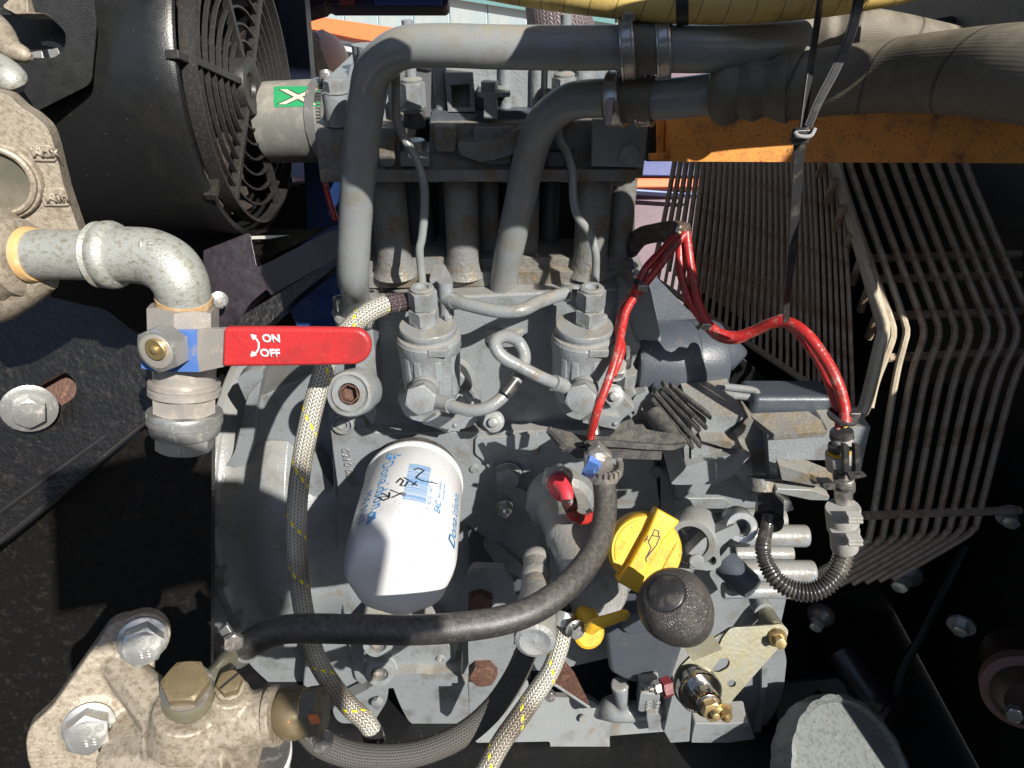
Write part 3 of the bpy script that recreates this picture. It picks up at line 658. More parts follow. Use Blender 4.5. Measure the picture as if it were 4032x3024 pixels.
# -- cylinder head
head = sl_('cylinder_head', GDUST, [(1236, 497, 4), (1560, 492, 4), (1575, 500, 2), (1578, 655, 8), (1690, 655, 8), (1692, 490, 2), (2555, 470, 4), (2530, 700, 12), (2480, 700, 10), (2452, 735, 14), (2415, 735, 14), (2385, 712, 10), (1262, 716, 6)], .575, .16, bevel=.002)
sl_('head_flange', GDUST, [(1258, 672), (2512, 668), (2500, 714), (1264, 718)], .565, .17, par=head, bevel=.0015)
for (x0, y0, x1, y1, Y, nm) in ((1245, 505, 1365, 695, .570, 'rough_pad'), (1480, 505, 1560, 660, .567, 'rib'), (1700, 500, 1800, 600, .566, 'rib'), (1860, 500, 2020, 650, .57, 'swell')):
    sl_(nm, GDUST, [(x0, y0), (x1, y0), (x1 - 6, y1), (x0 + 16, y1)], Y, .02, par=head, bevel=.003, rnd=18)
sl_('slanted_rib', GDUST, [(1800, 560, 10), (1960, 555, 10), (2060, 500, 10), (2120, 500, 10), (2020, 610, 20), (1900, 640, 20), (1810, 610, 20)], .562, .02, par=head, bevel=.004, rnd=20)
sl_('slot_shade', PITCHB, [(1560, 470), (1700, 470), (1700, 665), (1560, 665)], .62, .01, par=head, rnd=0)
sl_('end_plate', GPIPE, [(2332, 470, 3), (2555, 468, 3), (2530, 660, 3), (2330, 655, 3)], .562, .006, par=head)
bolt('head_bolt', GPIPE, head, PY(2478, 602, .562), V((-.1, -1, -.05)), .0068, .006)
# clamp block and nut in the slot
sl_('clamp_block', GPIPE, [(1576, 600, 3), (1690, 600, 3), (1690, 658, 3), (1576, 655, 3)], .566, .03, par=head)
bolt('clamp_nut', ZINC, head, PY(1632, 598, .578), Z, .0085, .008, .0105, ZINC)
sl_('clamp_block', DGREY, [(2155, 600, 3), (2270, 600, 3), (2270, 655, 3), (2160, 655, 3)], .566, .03, par=head)
# -- rocker box above
rk = sl_('rocker_box', GREY, [(1290, 300, 8), (1370, 300, 8), (1380, 255, 8), (1560, 255, 4), (1560, 478, 3), (1268, 492, 4)], .60, .13, bevel=.002)
sl_('rocker_box_middle', GCAST, [(1700, 200, 4), (1990, 200, 6), (2150, 240, 6), (2560, 230, 6), (2560, 475, 3), (1695, 480, 3)], .598, .13, par=rk, bevel=.003)
for (x, y0, y1, w) in ((1450, 180, 480, 90), (1730, 255, 470, 55), (2120, 265, 480, 60), (1990, 260, 470, 50), (2300, 250, 470, 80)):
    vcyl('rocker_pillar', GCAST, x, y0, y1, w, .597, par=rk)
sl_('window_bracket', GREY, [(1750, 285, 3), (1862, 285, 3), (1872, 445, 3), (1765, 445, 3)], .585, .022, par=rk, holes=[[(1775, 335), (1850, 330), (1850, 425), (1780, 425)]], bevel=.001)
sl_('joint_plate', DGREY, [(1700, 440, 4), (2560, 430, 4), (2560, 478, 3), (1690, 488, 3)], .585, .05, par=rk)
bolt('cover_screw', GREY, rk, PY(1928, 365, .578), Z, .0058, .0075, .0068)
sl_('screw_lug', GREY, [(1880, 363, 3), (2010, 364, 3), (2008, 382, 3), (1955, 384, 8), (1960, 470, 3), (1905, 470, 3), (1905, 384, 8), (1882, 383, 3)], .57, .03, par=rk)
vcyl('screw_boss', GREY, 1318, 365, 490, 100, .575, par=rk)
bolt('corner_screw', GREY, rk, PY(1322, 366, .574), Z, .0075, .008, .0095)
vcyl('cover_tube', GPIPE, 1440, 175, 330, 110, .62, par=rk)
# union nuts feeding the thin pipes
for i, (x, y, w) in enumerate(((1628, 420, 88), (2218, 400, 85))):
    o0 = PY(x, y, .575); r = R_(w / 2, .55)
    un = obj('union_nut', MB().hexp(o0, Z, r, .018, .35), GREY, rk, sharp=25)
    obj('olive', MB().lathe(o0 + Z * .018, Z, [(r * .95, 0), (r * .97, .002), (r * .6, .004), (r * .55, .001), (0, .001)], 24), GREY, un)
    obj('union_pipe', MB().tube([o0 + Z * .018, o0 + Z * .06], .0042, 16), GREY, un)
    vcyl('union_cap', RUBD, x + 2, y + 18, y + 78, 84, .58, par=un)
# -- barrel section: push rod tubes in front of a dark core
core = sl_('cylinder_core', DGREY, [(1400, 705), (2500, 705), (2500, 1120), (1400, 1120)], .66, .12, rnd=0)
for (x, w, Y, m) in ((1520, 138, .600, GDUST), (1647, 95, .64, DGREY), (1812, 132, .602, GDUST), (1915, 92, .632, GDUST), (2080, 90, .62, GDUST), (2170, 76, .645, DGREY), (2345, 138, .602, GDUST), (2458, 104, .618, GDUST)):
    vcyl('pushrod_tube' if m is GDUST else 'cylinder_stud', m, x, 690, 1075, w, Y, flare=(m is GDUST))
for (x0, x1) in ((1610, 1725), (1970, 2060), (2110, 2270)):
    sl_('air_gap_shade', PITCHB, [(x0, 720), (x1, 720), (x1 - 5, 1010), (x0 + 5, 1010)], .650, .005, rnd=14)  # flat black plates stand in for the shade between the tubes
brl = sl_('barrel_foot', GDUST, [(1420, 1035, 30), (1560, 1020, 30), (1720, 1012, 30), (1900, 1020, 30), (2080, 1012, 20), (2300, 1020, 30), (2500, 1030, 20), (2495, 1150, 3), (1430, 1155, 3)], .602, .10, bevel=.006, seg=3)
sl_('barrel_flange', GDUST, [(1425, 1085, 8), (2165, 1068, 8), (2395, 1075, 8), (2490, 1060, 20), (2500, 1120, 3), (1428, 1135, 3)], .592, .11, par=brl, bevel=.003)
sl_('flange_gasket', PITCHB, [(1430, 1128, 2), (2500, 1110, 2), (2500, 1122, 2), (1430, 1140, 2)], .594, .10, par=brl, rnd=0)
for (x, y) in ((1340, 1180), (1470, 1158), (1928, 1175), (2052, 1150)):
    o0 = PY(x, y + 40, .585)
    s = obj('socket_stud', MB().hexp(o0, Z, .0052, .013, .2), ZINC, eng, sharp=25)
    obj('stud_collar', MB().lathe(o0 - Z * .004, Z, [(.0, 0), (.0082, 0), (.0088, .002), (.0075, .004), (0, .004)], 24), GREY, s)
    obj('stud_socket', MB().lathe(o0 + Z * .0132, Z, [(0, 0), (.0028, 0), (.0028, .0003), (0, .0003)], 6), INKB, s)
# -- crankcase: big front wall with its raised fields, all one casting
cc = sl_('crankcase', GREY, [(1300, 1600, 20), (1330, 1250, 30), (1560, 1180, 20), (2560, 1130, 20), (2640, 1500, 20), (2720, 1900, 20), (2800, 2500, 10), (2200, 2640, 20), (1780, 2660, 10), (1400, 2700, 40), (1330, 2300, 10)], .575, .22, bevel=.003)
sl_('front_plate', GREY, [(1292, 1622, 4), (1430, 1600, 50), (1440, 1690, 40), (1500, 1708, 20), (1880, 1700, 30), (2560, 1690, 10), (2600, 2000, 20), (2150, 2010, 40), (2125, 2230, 30), (2000, 2180, 40), (1830, 2060, 20), (1340, 2000, 3)], .560, .03, par=cc, bevel=.0025)
sl_('raised_rib', GREY, [(1872, 1722, 14), (2120, 1712, 10), (2120, 1790, 12), (1960, 1810, 20), (1930, 1855, 14), (1900, 1810, 30), (1870, 1790, 14)], .556, .01, par=cc, bevel=.0025)
sl_('side_pillar', GREY, [(1400, 1290, 30), (1468, 1300, 10), (1490, 1560, 20), (1470, 1680, 20), (1420, 1620, 30), (1400, 1500, 20)], .548, .05, par=cc, bevel=.003)
# boss column left of the pumps
vcyl('boss_column', GREY, 1350, 1190, 1330, 56, .585, par=cc)
# pump mounting plinths
for (cx, cy) in ((1700, 1610), (2320, 1590)):
    sl_('pump_plinth', GREY, [(cx - 140, cy - 130, 60), (cx + 120, cy - 150, 60), (cx + 200, cy - 20, 30), (cx + 170, cy + 70, 30), (cx + 60, cy + 98, 8), (cx - 60, cy + 50, 60), (cx - 120, cy - 10, 60)], .548, .04, par=cc, bevel=.002)
# open plug boss (hex socket seen at left)
pn = V((-.05, -.8, .45)).normalized(); po = P(1378, 1550, .625); r = R_(88, .625)
pb = obj('plug_boss', MB().lathe(po, pn, [(r * 1.1, -.03), (r * 1.08, 0), (r, .003), (r * .86, .0035), (r * .84, .001), (r * .78, .001), (r * .76, .004), (r * .5, .004), (r * .48, -.008), (0, -.008)], 40), GREY, cc)
obj('plug_socket', MB().lathe(po - pn * .007, pn, [(0, 0), (r * .47, 0), (r * .47, .0105), (r * .40, .0105), (r * .38, .001), (0, .001)], 6, .3), RUSTB, pb)
po = PY(1352, 1665, .56); 
pb = obj('core_plug', MB().lathe(po, V((0, -1, .1)), [(.0115, -.004), (.0112, .004), (.0098, .0055), (.0088, .0055), (.0084, .002), (.007, .002), (.0065, .004), (.0045, .004), (.004, .001), (0, .001)], 32), GREY, cc)
for (x, y, w, Y, ns) in ((1868, 1846, 18, .559, 'threaded_hole'), (2588, 1858, 26, .559, 'threaded_hole')):
    o0 = PY(x, y, Y); rr = R_(w, .67)
    h_ = obj(ns, MB().lathe(o0, FN, [(rr * 1.1, -.002), (rr * 1.08, .0012), (rr * .92, .0014), (rr * .88, .0005), (rr * .85, .0012)], 28), GREY, cc)
    obj('hole_bottom', MB().lathe(o0, FN, [(0, .0009), (rr * .8, .0009), (rr * .8, .0005), (0, .0005)], 20), RUSTB, h_)
bolt('case_bolt', GREY, cc, PY(2000, 1862, .557), V((-.05, -1, .02)), .0115, .009, .0145, a0=.1)
b2 = bolt('case_bolt', ZINC, cc, PY(1985, 1990, .552), V((.1, -1, -.1)), .007, .008, .0095, stud=.0045)
# bits of casting by the left bolt: bracket arm going down
sl_('bracket_web', GREY, [(1958, 1900, 20), (2040, 1920, 20), (2130, 1960, 10), (2120, 2140, 10), (2060, 2190, 20), (1990, 2130, 20), (1950, 2040, 10)], .5565, .03, par=cc, bevel=.003)

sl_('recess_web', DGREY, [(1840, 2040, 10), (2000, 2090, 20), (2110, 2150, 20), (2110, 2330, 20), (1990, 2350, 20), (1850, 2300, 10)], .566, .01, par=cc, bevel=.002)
sl_('recess_rib', GREY, [(1900, 2150, 10), (1960, 2140, 20), (2060, 2230, 20), (2080, 2290, 10), (1960, 2230, 20)], .555, .012, par=cc, bevel=.003)
# -- flywheel housing at left: flange rim, fluted drum
fh = sl_('flywheel_housing', GREY, [(960, 1590, 30), (1030, 1560, 40), (1300, 1440, 30), (1400, 1700, 20), (1420, 2780, 20), (1180, 2800, 60), (980, 2620, 50), (900, 2490, 20), (820, 2500, 30), (800, 2440, 30), (805, 2390, 20), (870, 2330, 20), (865, 1990, 30), (820, 1960, 20), (815, 1850, 20), (880, 1838, 20), (915, 1800, 20)], .63, .10, bevel=.004, seg=3)
hc = PY(1900, 2080, .70)
sl_('flange_rim', GREY, [(930, 1490, 20), (975, 1460, 20), (1040, 1452, 20), (1032, 1500, 10), (975, 1590, 5), (960, 1560, 20)], .62, .015, par=fh, bevel=.003)
sl_('flange_edge', GREY, [(975, 1560, 10), (1032, 1490, 20), (1010, 1600, 20), (985, 1860, 4), (820, 1864, 4), (822, 1842, 14), (890, 1836, 20), (925, 1780, 30)], .615, .02, par=fh, bevel=.002)
obj('housing_drum', MB().lathe(V((-.345, .748, EYE.z - .665)), X, [(.12, .0), (.196, .0), (.1985, .002), (.1985, .012), (.196, .014), (.194, .016), (.190, .030), (.192, .045), (.199, .060), (.2015, .075), (.200, .092), (.190, .100), (.182, .120), (.178, .15), (.12, .16)], 96), GREY, fh, bevel=.002)
for aa in (150, 172, 196, 218):
    e_ = V((0, cos(radians(aa)), sin(radians(aa)))); obj('housing_ear', MB().lathe(V((-.335, .748, EYE.z - .665)) + e_ * .198, X, [(0, -.008), (.011, -.008), (.012, -.006), (.012, .010), (0, .010)], 24), GREY, fh)
sl_('lower_web', GREY, [(1230, 2360, 10), (1340, 2370, 40), (1400, 2400, 20), (1410, 2520, 20), (1420, 2640, 20), (1380, 2800, 10), (1240, 2820, 20), (1190, 2700, 20)], .585, .03, par=fh, bevel=.003)
sl_('left_web', GREY, [(1230, 1800, 10), (1310, 1915, 3), (1205, 2005, 3), (1200, 1900, 10)], .60, .03, par=fh, bevel=.002)

# -- lower front: drain bosses, rails and the sump
lw = sl_('lower_boss_plate', GCAST, [(1420, 2440, 30), (1700, 2480, 10), (1790, 2560, 10), (1810, 2700, 4), (1500, 2712, 4), (1440, 2660, 20)], .535, .05, bevel=.003)
for (x, y, w, m) in ((1497, 2628, 62, GREY), (1490, 2515, 60, GREY)):
    o0 = PY(x, y, .530); r = R_(w, .86); d = V((.1, -.95, .25)).normalized()
    q = obj('drain_plug', MB().lathe(o0, d, [(r * 1.15, -.01), (r * 1.12, .002), (r, .003), (r * .98, .010), (r * .9, .012), (r * .55, .012), (r * .5, .004), (0, .004)], 36), m, lw)
    obj('plug_socket', MB().lathe(o0 + d * .004, d, [(0, 0), (r * .46, 0), (r * .46, .006), (r * .40, .006), (r * .36, .0012), (0, .0012)], 6), STEEL, q)
obj('pin', MB().lathe(PY(1735, 2592, .534), FN, [(.006, -.003), (.005, .002), (.003, .0025), (.0015, .001), (0, .003)], 16), GREY, lw)
sl_('rail_bar', GCAST, [(1500, 2660, 8), (1640, 2648, 6), (1700, 2655, 6), (1815, 2640, 4), (1818, 2688, 4), (1520, 2706, 10)], .522, .03, par=lw, bevel=.003)
sump = sl_('sump', GREY, [(1545, 2700, 10), (1840, 2690, 4), (1850, 2850, 40), (1620, 2862, 50), (1575, 2780, 60)], .565, .22, bevel=.006, seg=3)
sl_('sump_flange', GREY, [(1480, 2690, 10), (1530, 2690, 10), (1525, 2760, 20), (1470, 2850, 20), (1330, 2850, 30), (1300, 2790, 30), (1440, 2720, 20)], .56, .02, par=sump, bevel=.003)
obj('flange_nut', MB().hexp(PY(1492, 2760, .555), V((-.3, -.9, .2)), .007, .008), GREY, sump, sharp=25)
# vertical support bracket with two rusty bolts
br = sl_('support_bracket', GREY, [(1838, 2270, 20), (1860, 2235, 20), (1990, 2240, 20), (2030, 2330, 20), (2020, 2620, 10), (1990, 2690, 10), (1880, 2900, 3), (1850, 2880, 3)], .50, .008, bevel=.0015)
bolt('rusty_bolt', RUSTB, br, PY(1890, 2352, .50), V((.05, -.98, .15)), .0125, .014, 0, a0=.1)
bolt('rusty_bolt', RUSTB, br, PY(1902, 2630, .50), V((.05, -.98, .15)), .0145, .014, 0, a0=.5)
# cross member under the engine
cmx = sl_('cross_member', GREY, [(2085, 2740, 4), (2330, 2752, 40), (2390, 2812, 20), (2640, 2820, 6), (2628, 2880, 6), (2400, 2898, 8), (2405, 3100, 4), (2180, 3100, 4), (2165, 2920, 10), (1880, 2925, 3), (1850, 2900, 3), (2040, 2660, 3), (2075, 2650, 3)], .545, .012, V((0, -.9, .42)), bevel=.002)
obj('rivet_hole', MB().lathe(PY(2296, 2833, .545) , V((0, -.9, .42)), [(0, .001), (.005, .001), (.006, -.002)], 14), GPIPE, cmx)
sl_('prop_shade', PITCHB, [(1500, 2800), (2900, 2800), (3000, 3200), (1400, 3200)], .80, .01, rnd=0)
# turquoise bolt bottom centre
tb_ = thing('drain_valve', 'grey hexagon drain fitting at the bottom edge below the cross member', 'fitting', PY(2065, 2980, .52))
obj('neck', MB().lathe(PY(2064, 3020, .54), Z, [(.0125, 0), (.0125, .03), (.0, .03)], 24), ZINC, tb_)
obj('hexagon', MB().hexp(PY(2064, 3075, .54), Z, .0135, .022), GREY, tb_, sharp=25)

# -- injection pumps
def pump(cx, dx, label_n):
    """cx: middle of the barrel in pixels; dx: shift of the nuts"""
    ax = PY(cx, 1300, .520); t = obj('injection_pump', MB().lathe(V((ax.x, ax.y, ax.z - .066)), Z,
        [(.0215, 0), (.0245, .008), (.0252, .022), (.0258, .040), (.0265, .050), (.0272, .052), (.0272, .060), (.0268, .0605), (.0262, .063), (.0235, .064), (.0235, .067), (.0, .067)], 56), GCAST, eng)
    z = ax.z
    for a in (-2.3, -1.9, -1.2, -.6):
        e = V((cos(a), sin(a), 0)); obj('pump_rib', MB().box(V((ax.x, ax.y, z - .036)) + e * .0245, e * .0022, V((-e.y, e.x, 0)) * .0035, Z * .020), GCAST, t, bevel=.0015)
    obj('pump_disc', MB().lathe(V((ax.x, ax.y, z)), Z, [(.0, .0), (.0238, .0), (.0242, .001), (.0242, .0045), (.0235, .0055), (.0, .0055)], 56), GREY, t)
    obj('disc_key', MB().box(V((ax.x + .010, ax.y - .024, z - .0065)), X * .008, Y_ * .004, Z * .0035), GREY, t, bevel=.0008)
    obj('disc_pin', MB().lathe(V((ax.x + .0165, ax.y + .008, z + .005)), Z, [(.0036, 0), (.0036, .004), (.003, .005), (0, .005)], 18), GREY, t)
    obj('disc_dimple', MB().ball(V((ax.x + .015, ax.y - .007, z + .0055)), .0009, 8, 6), GPIPE, t)
    nx = ax.x + dx
    n0 = V((nx, ax.y + .003, z + .0045))
    obj('nut_neck', MB().lathe(n0, Z, [(.0115, 0), (.0115, .0035), (.010, .0045), (.010, .030), (0, .030)], 28), GREY, t)
    obj('delivery_nut', MB().hexp(n0 + Z * .0025, Z, .0112, .0125, .15), GREY, t, sharp=25)
    obj('delivery_nut', MB().hexp(n0 + Z * .0165, Z, .0104, .015, .45), GREY, t, sharp=25)
    obj('nut_lip', MB().lathe(n0 + Z * .030, Z, [(.0098, 0), (.0098, .0035), (.0086, .0045), (.0058, .0045), (.0052, .001), (0, .001)], 28), GREY, t)
    return t, ax, n0
pumps = [pump(1686, -.0030, 'l'), pump(2300, .0045, 'r')]
for (t, ax, n0), (bx, by), (ex, ey) in zip(pumps, ((1652, 1598), (2282, 1592)), ((1668, 1545), (2298, 1545))):
    sl_('pump_flange', GREY, [(bx - 95, by - 40, 30), (bx + 60, by - 100, 20), (bx + 165, by - 40, 30), (bx + 225, by + 20, 20), (bx + 170, by + 60, 8), (bx + 150, by + 95, 8), (bx + 20, by + 70, 8), (bx - 60, by + 50, 40)], .530, .012, par=t, bevel=.0015)
    sl_('flange_tab', GREY, [(bx + 62, by + 38, 4), (bx + 160, by + 50, 4), (bx + 158, by + 102, 4), (bx + 10, by + 72, 4)], .524, .008, par=t, bevel=.0008)
    obj('tab_rivet', MB().ball(PY(bx + 140, by + 76, .5235), .0022, 12, 8), GREY, t)
    d = (P(bx - 8, by + 12, .545) - P(ex + 2, ey, .59)).normalized(); e0 = P(ex, ey, .585)
    obj('pump_boss', MB().lathe(e0 - d * .022, d, [(.0, 0), (.0122, 0), (.0122, .018), (.011, .020), (0, .020)], 32), GREY, t)
    obj('banjo_eye', MB().lathe(e0, d, [(0, -.002), (.0100, -.002), (.0118, .001), (.0120, .010), (.0108, .014), (0, .014)], 32), GREY, t)
    obj('banjo_bolt', MB().hexp(e0 + d * .014, d, .0112, .0095, .2), GREY, t, sharp=25)
    for (nx_, ny_) in ((bx + 170, by - 18), (bx + 290, by + 60)) if bx < 2000 else ((bx + 130, by - 35),):
        bolt('flange_nut', GREY, t, PY(nx_, ny_, .528), V((0, -.85, .5)), .0082, .007, .0105, stud=.0045)
b_ = bolt('flange_nut', GREY, pumps[1][0], PY(2415, 1460, .535), V((0, -.5, .85)), .0095, .010, .0115)
obj('terminal_pin', MB().box(PY(2470, 1400, .545), X * .0015, Y_ * .004, Z * .008), ZINC, pumps[1][0])
vcyl('sensor_cap', PLAST, 2458, 1405, 1440, 62, .545, par=pumps[1][0]); bolt('sensor_hex', GREY, pumps[1][0], PY(2465, 1510, .545), Z, .0085, .014)
# low pressure unions beside the left nuts
vcyl('union_body', GREY, 1752, 1105, 1240, 60, .535); 
sl_('union_block', GREY, [(1690, 1098, 4), (1740, 1100, 4), (1765, 1145, 4), (1755, 1235, 6), (1715, 1235, 6)], .545, .03, bevel=.001)
# -- starter motor and its funnel bracket behind, right
st = thing('starter_motor', 'blue grey starter motor lying behind the right end of the crankcase', 'starter motor', P(2650, 1420, .70))
so = P(2480, 1425, .70); sd = V((1, .12, -.03)).normalized()
obj('motor_body', MB().lathe(so, sd, [(0, 0), (.038, 0), (.040, .003), (.040, .058), (.0395, .0585), (.0395, .059), (.040, .0595), (.040, .080), (.037, .088), (.025, .094), (0, .094)], 48), DGREY, st)
obj('nose', MB().lathe(so + sd * .094 + Z * .006, sd, [(.02, 0), (.018, .008), (.004, .024), (0, .025)], 20), DGREY, st)
slab('funnel_bracket', DGREY, st, [(2500, 1060, 10), (2560, 1065, 20), (2700, 1210, 10), (2840, 1330, 30), (2860, 1420, 20), (2560, 1360, 30), (2552, 1300, 20), (2600, 1290, 8), (2560, 1230, 10), (2530, 1160, 10), (2500, 1140, 10)], P(2650, 1250, .74), V((.15, -.95, .3)), .02, bevel=.003)
sl_('housing_ear', GREY, [(2440, 1120, 20), (2480, 1140, 30), (2475, 1260, 20), (2500, 1340, 20), (2525, 1360, 10), (2490, 1440, 10), (2560, 1510, 20), (2590, 1560, 20), (2540, 1620, 20), (2440, 1600, 20), (2420, 1400, 20)], .565, .02, bevel=.003)
sl_('claw', GREY, [(2500, 1560, 10), (2550, 1540, 10), (2580, 1580, 14), (2565, 1640, 10), (2540, 1650, 10), (2530, 1600, 10), (2510, 1640, 10), (2480, 1600, 10)], .545, .012, bevel=.003)
# -- gear case and solenoid boxes, right
gc = sl_('gear_case', GREY, [(2600, 1840, 10), (3060, 1900, 30), (3100, 2300, 20), (3098, 2350, 10), (3070, 2480, 20), (3098, 2600, 20), (3085, 2720, 20), (3060, 2790, 30), (3010, 2870, 30), (2620, 2880, 10), (2600, 2400, 10)], .5625, .16, bevel=.004)
sl_('case_seam', GREY, [(3000, 2300, 4), (3030, 2300, 4), (3022, 2700, 10), (2990, 2930, 8), (2955, 2930, 4), (3000, 2800, 10)], .552, .02, par=gc, bevel=.002)
bx_ = thing('fuel_solenoid_cover', 'dusty grey faceted solenoid cover boxes right of the pumps', 'cover', PY(3000, 1900, .53))
sl_('box_face', GCAST, [(3022, 1712, 4), (3240, 1706, 4), (3260, 1692, 4), (3428, 1680, 4), (3404, 1780, 6), (3385, 1880, 4), (3330, 1810, 6), (3160, 1812, 4), (3062, 1815, 4), (3062, 1885, 4), (3085, 1890, 4), (3080, 1912, 4), (3035, 1918, 4)], .495, .030, par=bx_, bevel=.0018)
sl_('box_core', GREY, [(2650, 1760, 20), (2730, 1660, 6), (2960, 1650, 10), (3060, 1720, 4), (3060, 1960, 20), (2990, 2010, 20), (2660, 2010, 20)], .526, .06, par=bx_, bevel=.003)
sl_('box_side', GDUST, [(2950, 1640, 8), (3030, 1712, 6), (3040, 1920, 6), (2990, 1980, 8), (2955, 1800, 8), (2850, 1730, 20)], .512, .03, par=bx_, bevel=.003)
slab('box_lid', GDUST, bx_, [(2945, 1628, 6), (3180, 1619, 4), (3262, 1672, 4), (3300, 1690, 4), (3250, 1699, 4), (3050, 1711, 6), (2965, 1645, 6)], PY(3150, 1706, .492), V((0, -.05, 1)), .006, bevel=.001)
slab('arm', GDUST, bx_, [(3064, 1822, 3), (3110, 1808, 3), (3165, 1808, 6), (3285, 1856, 8), (3294, 1872, 8), (3245, 1886, 6)], PY(3090, 1815, .493), Z, .006, bevel=.0015)
sl_('arm_web', GDUST, [(3066, 1830, 3), (3240, 1886, 3), (3290, 1878, 4), (3288, 1912, 4), (3250, 1920, 4), (3080, 1890, 3)], .475, .01, par=bx_, bevel=.001)
sl_('arm_shade_plate', GPIPE, [(3060, 1925, 4), (3200, 1930, 6), (3270, 1955, 10), (3260, 1972, 6), (3190, 1970, 8), (3050, 1940, 4)], .48, .01, par=bx_, bevel=.001)
sl_('wedge_upper', GCAST, [(2725, 1640, 4), (2770, 1642, 4), (2930, 1635, 4), (2862, 1700, 16), (2850, 1732, 8), (2722, 1735, 4)], .505, .06, par=bx_, bevel=.0018)
sl_('wedge_middle', GCAST, [(2722, 1742, 3), (2760, 1738, 3), (2870, 1782, 4), (2722, 1830, 3)], .498, .03, par=bx_, bevel=.001)
sl_('wedge_ridge', GDUST, [(2760, 1736, 4), (2860, 1734, 10), (2925, 1768, 4), (2860, 1765, 10)], .492, .025, par=bx_, bevel=.0015)
sl_('wedge_lower', GREY, [(2700, 1838, 4), (2880, 1790, 4), (2960, 1790, 10), (2925, 1830, 6), (2880, 1880, 30), (2800, 1908, 20), (2660, 1910, 20), (2640, 1905, 8), (2695, 1850, 10)], .490, .07, par=bx_, bevel=.003)
sl_('web_fill', GCAST, [(2845, 1640, 6), (2960, 1650, 6), (3030, 1720, 6), (3040, 1900, 20), (2960, 1940, 20), (2880, 1850, 20), (2900, 1780, 10), (2845, 1740, 10)], .516, .03, par=bx_, bevel=.004)
sl_('edge_strip', GREY, [(2692, 1735, 3), (2714, 1738, 3), (2714, 1840, 3), (2698, 1850, 3)], .50, .02, par=bx_, bevel=.0006)
slab('upper_cover', GDUST, bx_, [(2640, 1505, 4), (2800, 1508, 6), (2960, 1560, 6), (2980, 1572, 6), (2950, 1640, 4), (2770, 1645, 4), (2730, 1625, 4)], PY(2800, 1640, .525), V((0, -.22, 1)), .02, bevel=.0015)
obj('cable_gland', MB().lathe(P(2785, 1592, .685), V((1, -.05, -.05)), [(0, -.01), (.010, 0), (.0155, .012), (.016, .034), (.0167, .035), (.0167, .050), (.0135, .051), (.0135, .057), (0, .057)], 32), GCAST, bx_)
obj('dark_cover', MB().box(P(3095, 1568, .67), X * .04, (Y_ * .8 - Z * .2) * .03, Z * .012), DGREY, bx_, bevel=.006)
for k in range(2): obj('lid_bead', MB().tube([P(2850, 1522 + 30 * k, .66), P(2960, 1536 + 30 * k, .655), P(2985, 1556 + 20 * k, .652)], .0035, 10), GREY, bx_)
obj('drain_pipe', MB().tube([P(3000, 1880, .66), P(3000, 1930, .66)], .013, 20), GDUST, bx_)
# fins, tubes and brackets of the gear case
def hcyl(name, m, x0, x1, y, w, D, par, cap=True, tilt=0):
    a = P(x0, y, D); b = P(x1, y + tilt, D); r = R_(w / 2, D); d = (b - a); l = d.length
    return obj(name, MB().lathe(a, d, [(0, 0), (r * .9, 0), (r, r * .12), (r, l - r * .25), (r * .92, l - r * .06), (r * .8, l), (0, l)], 36), m, par)
hcyl('gallery_tube', GREY, 2850, 3180, 2110, 88, .66, gc)
hcyl('gallery_tube', GREY, 2880, 3205, 2252, 92, .66, gc)
hcyl('gallery_tube', GREY, 2850, 3090, 2050, 100, .68, gc)
hcyl('gallery_tube', GREY, 2890, 3120, 2180, 70, .68, gc)
a_ = hcyl('lower_tube', GREY, 2845, 3195, 2325, 64, .645, gc)
sl_('upper_fin', GREY, [(2655, 1975, 4), (2700, 1962, 4), (2850, 1962, 4), (2880, 1985, 8), (2870, 1998, 6), (2655, 2000, 4)], .525, .014, par=gc, bevel=.002)
sl_('upper_fin', GREY, [(2900, 1975, 4), (3115, 1975, 4), (3128, 2008, 10), (3060, 2025, 4), (2900, 2030, 4)], .53, .022, par=gc, bevel=.002)
sl_('seam_flange', GREY, [(2872, 2150, 6), (2882, 2240, 6), (2905, 2290, 6), (2912, 2352, 6), (2880, 2358, 6), (2845, 2350, 4), (2810, 2290, 6), (2790, 2260, 20), (2830, 2200, 10)], .535, .03, par=gc, bevel=.003)
sl_('side_flange', GREY, [(3040, 2040, 20), (3070, 2070, 20), (3090, 2200, 20), (3080, 2300, 10), (3085, 2360, 10), (3060, 2362, 10), (3060, 2260, 20), (3030, 2180, 20)], .515, .008, par=gc, holes=[circ2(3056, 2182, 11, 14)], bevel=.001)
obj('blind_plug', MB().lathe(P(2890, 2250, .635), V((.55, -.8, -.1)), [(0, -.01), (.0125, -.01), (.0125, .004), (.012, .005), (.0122, .016), (.010, .022), (0, .023)], 28), DGREY, gc)
sl_('strut_root', GREY, [(2700, 2130, 30), (2745, 2100, 10), (2830, 2050, 10), (2900, 2040, 20), (2900, 2110, 20), (2820, 2160, 10), (2790, 2190, 20)], .52, .012, par=gc, bevel=.003)
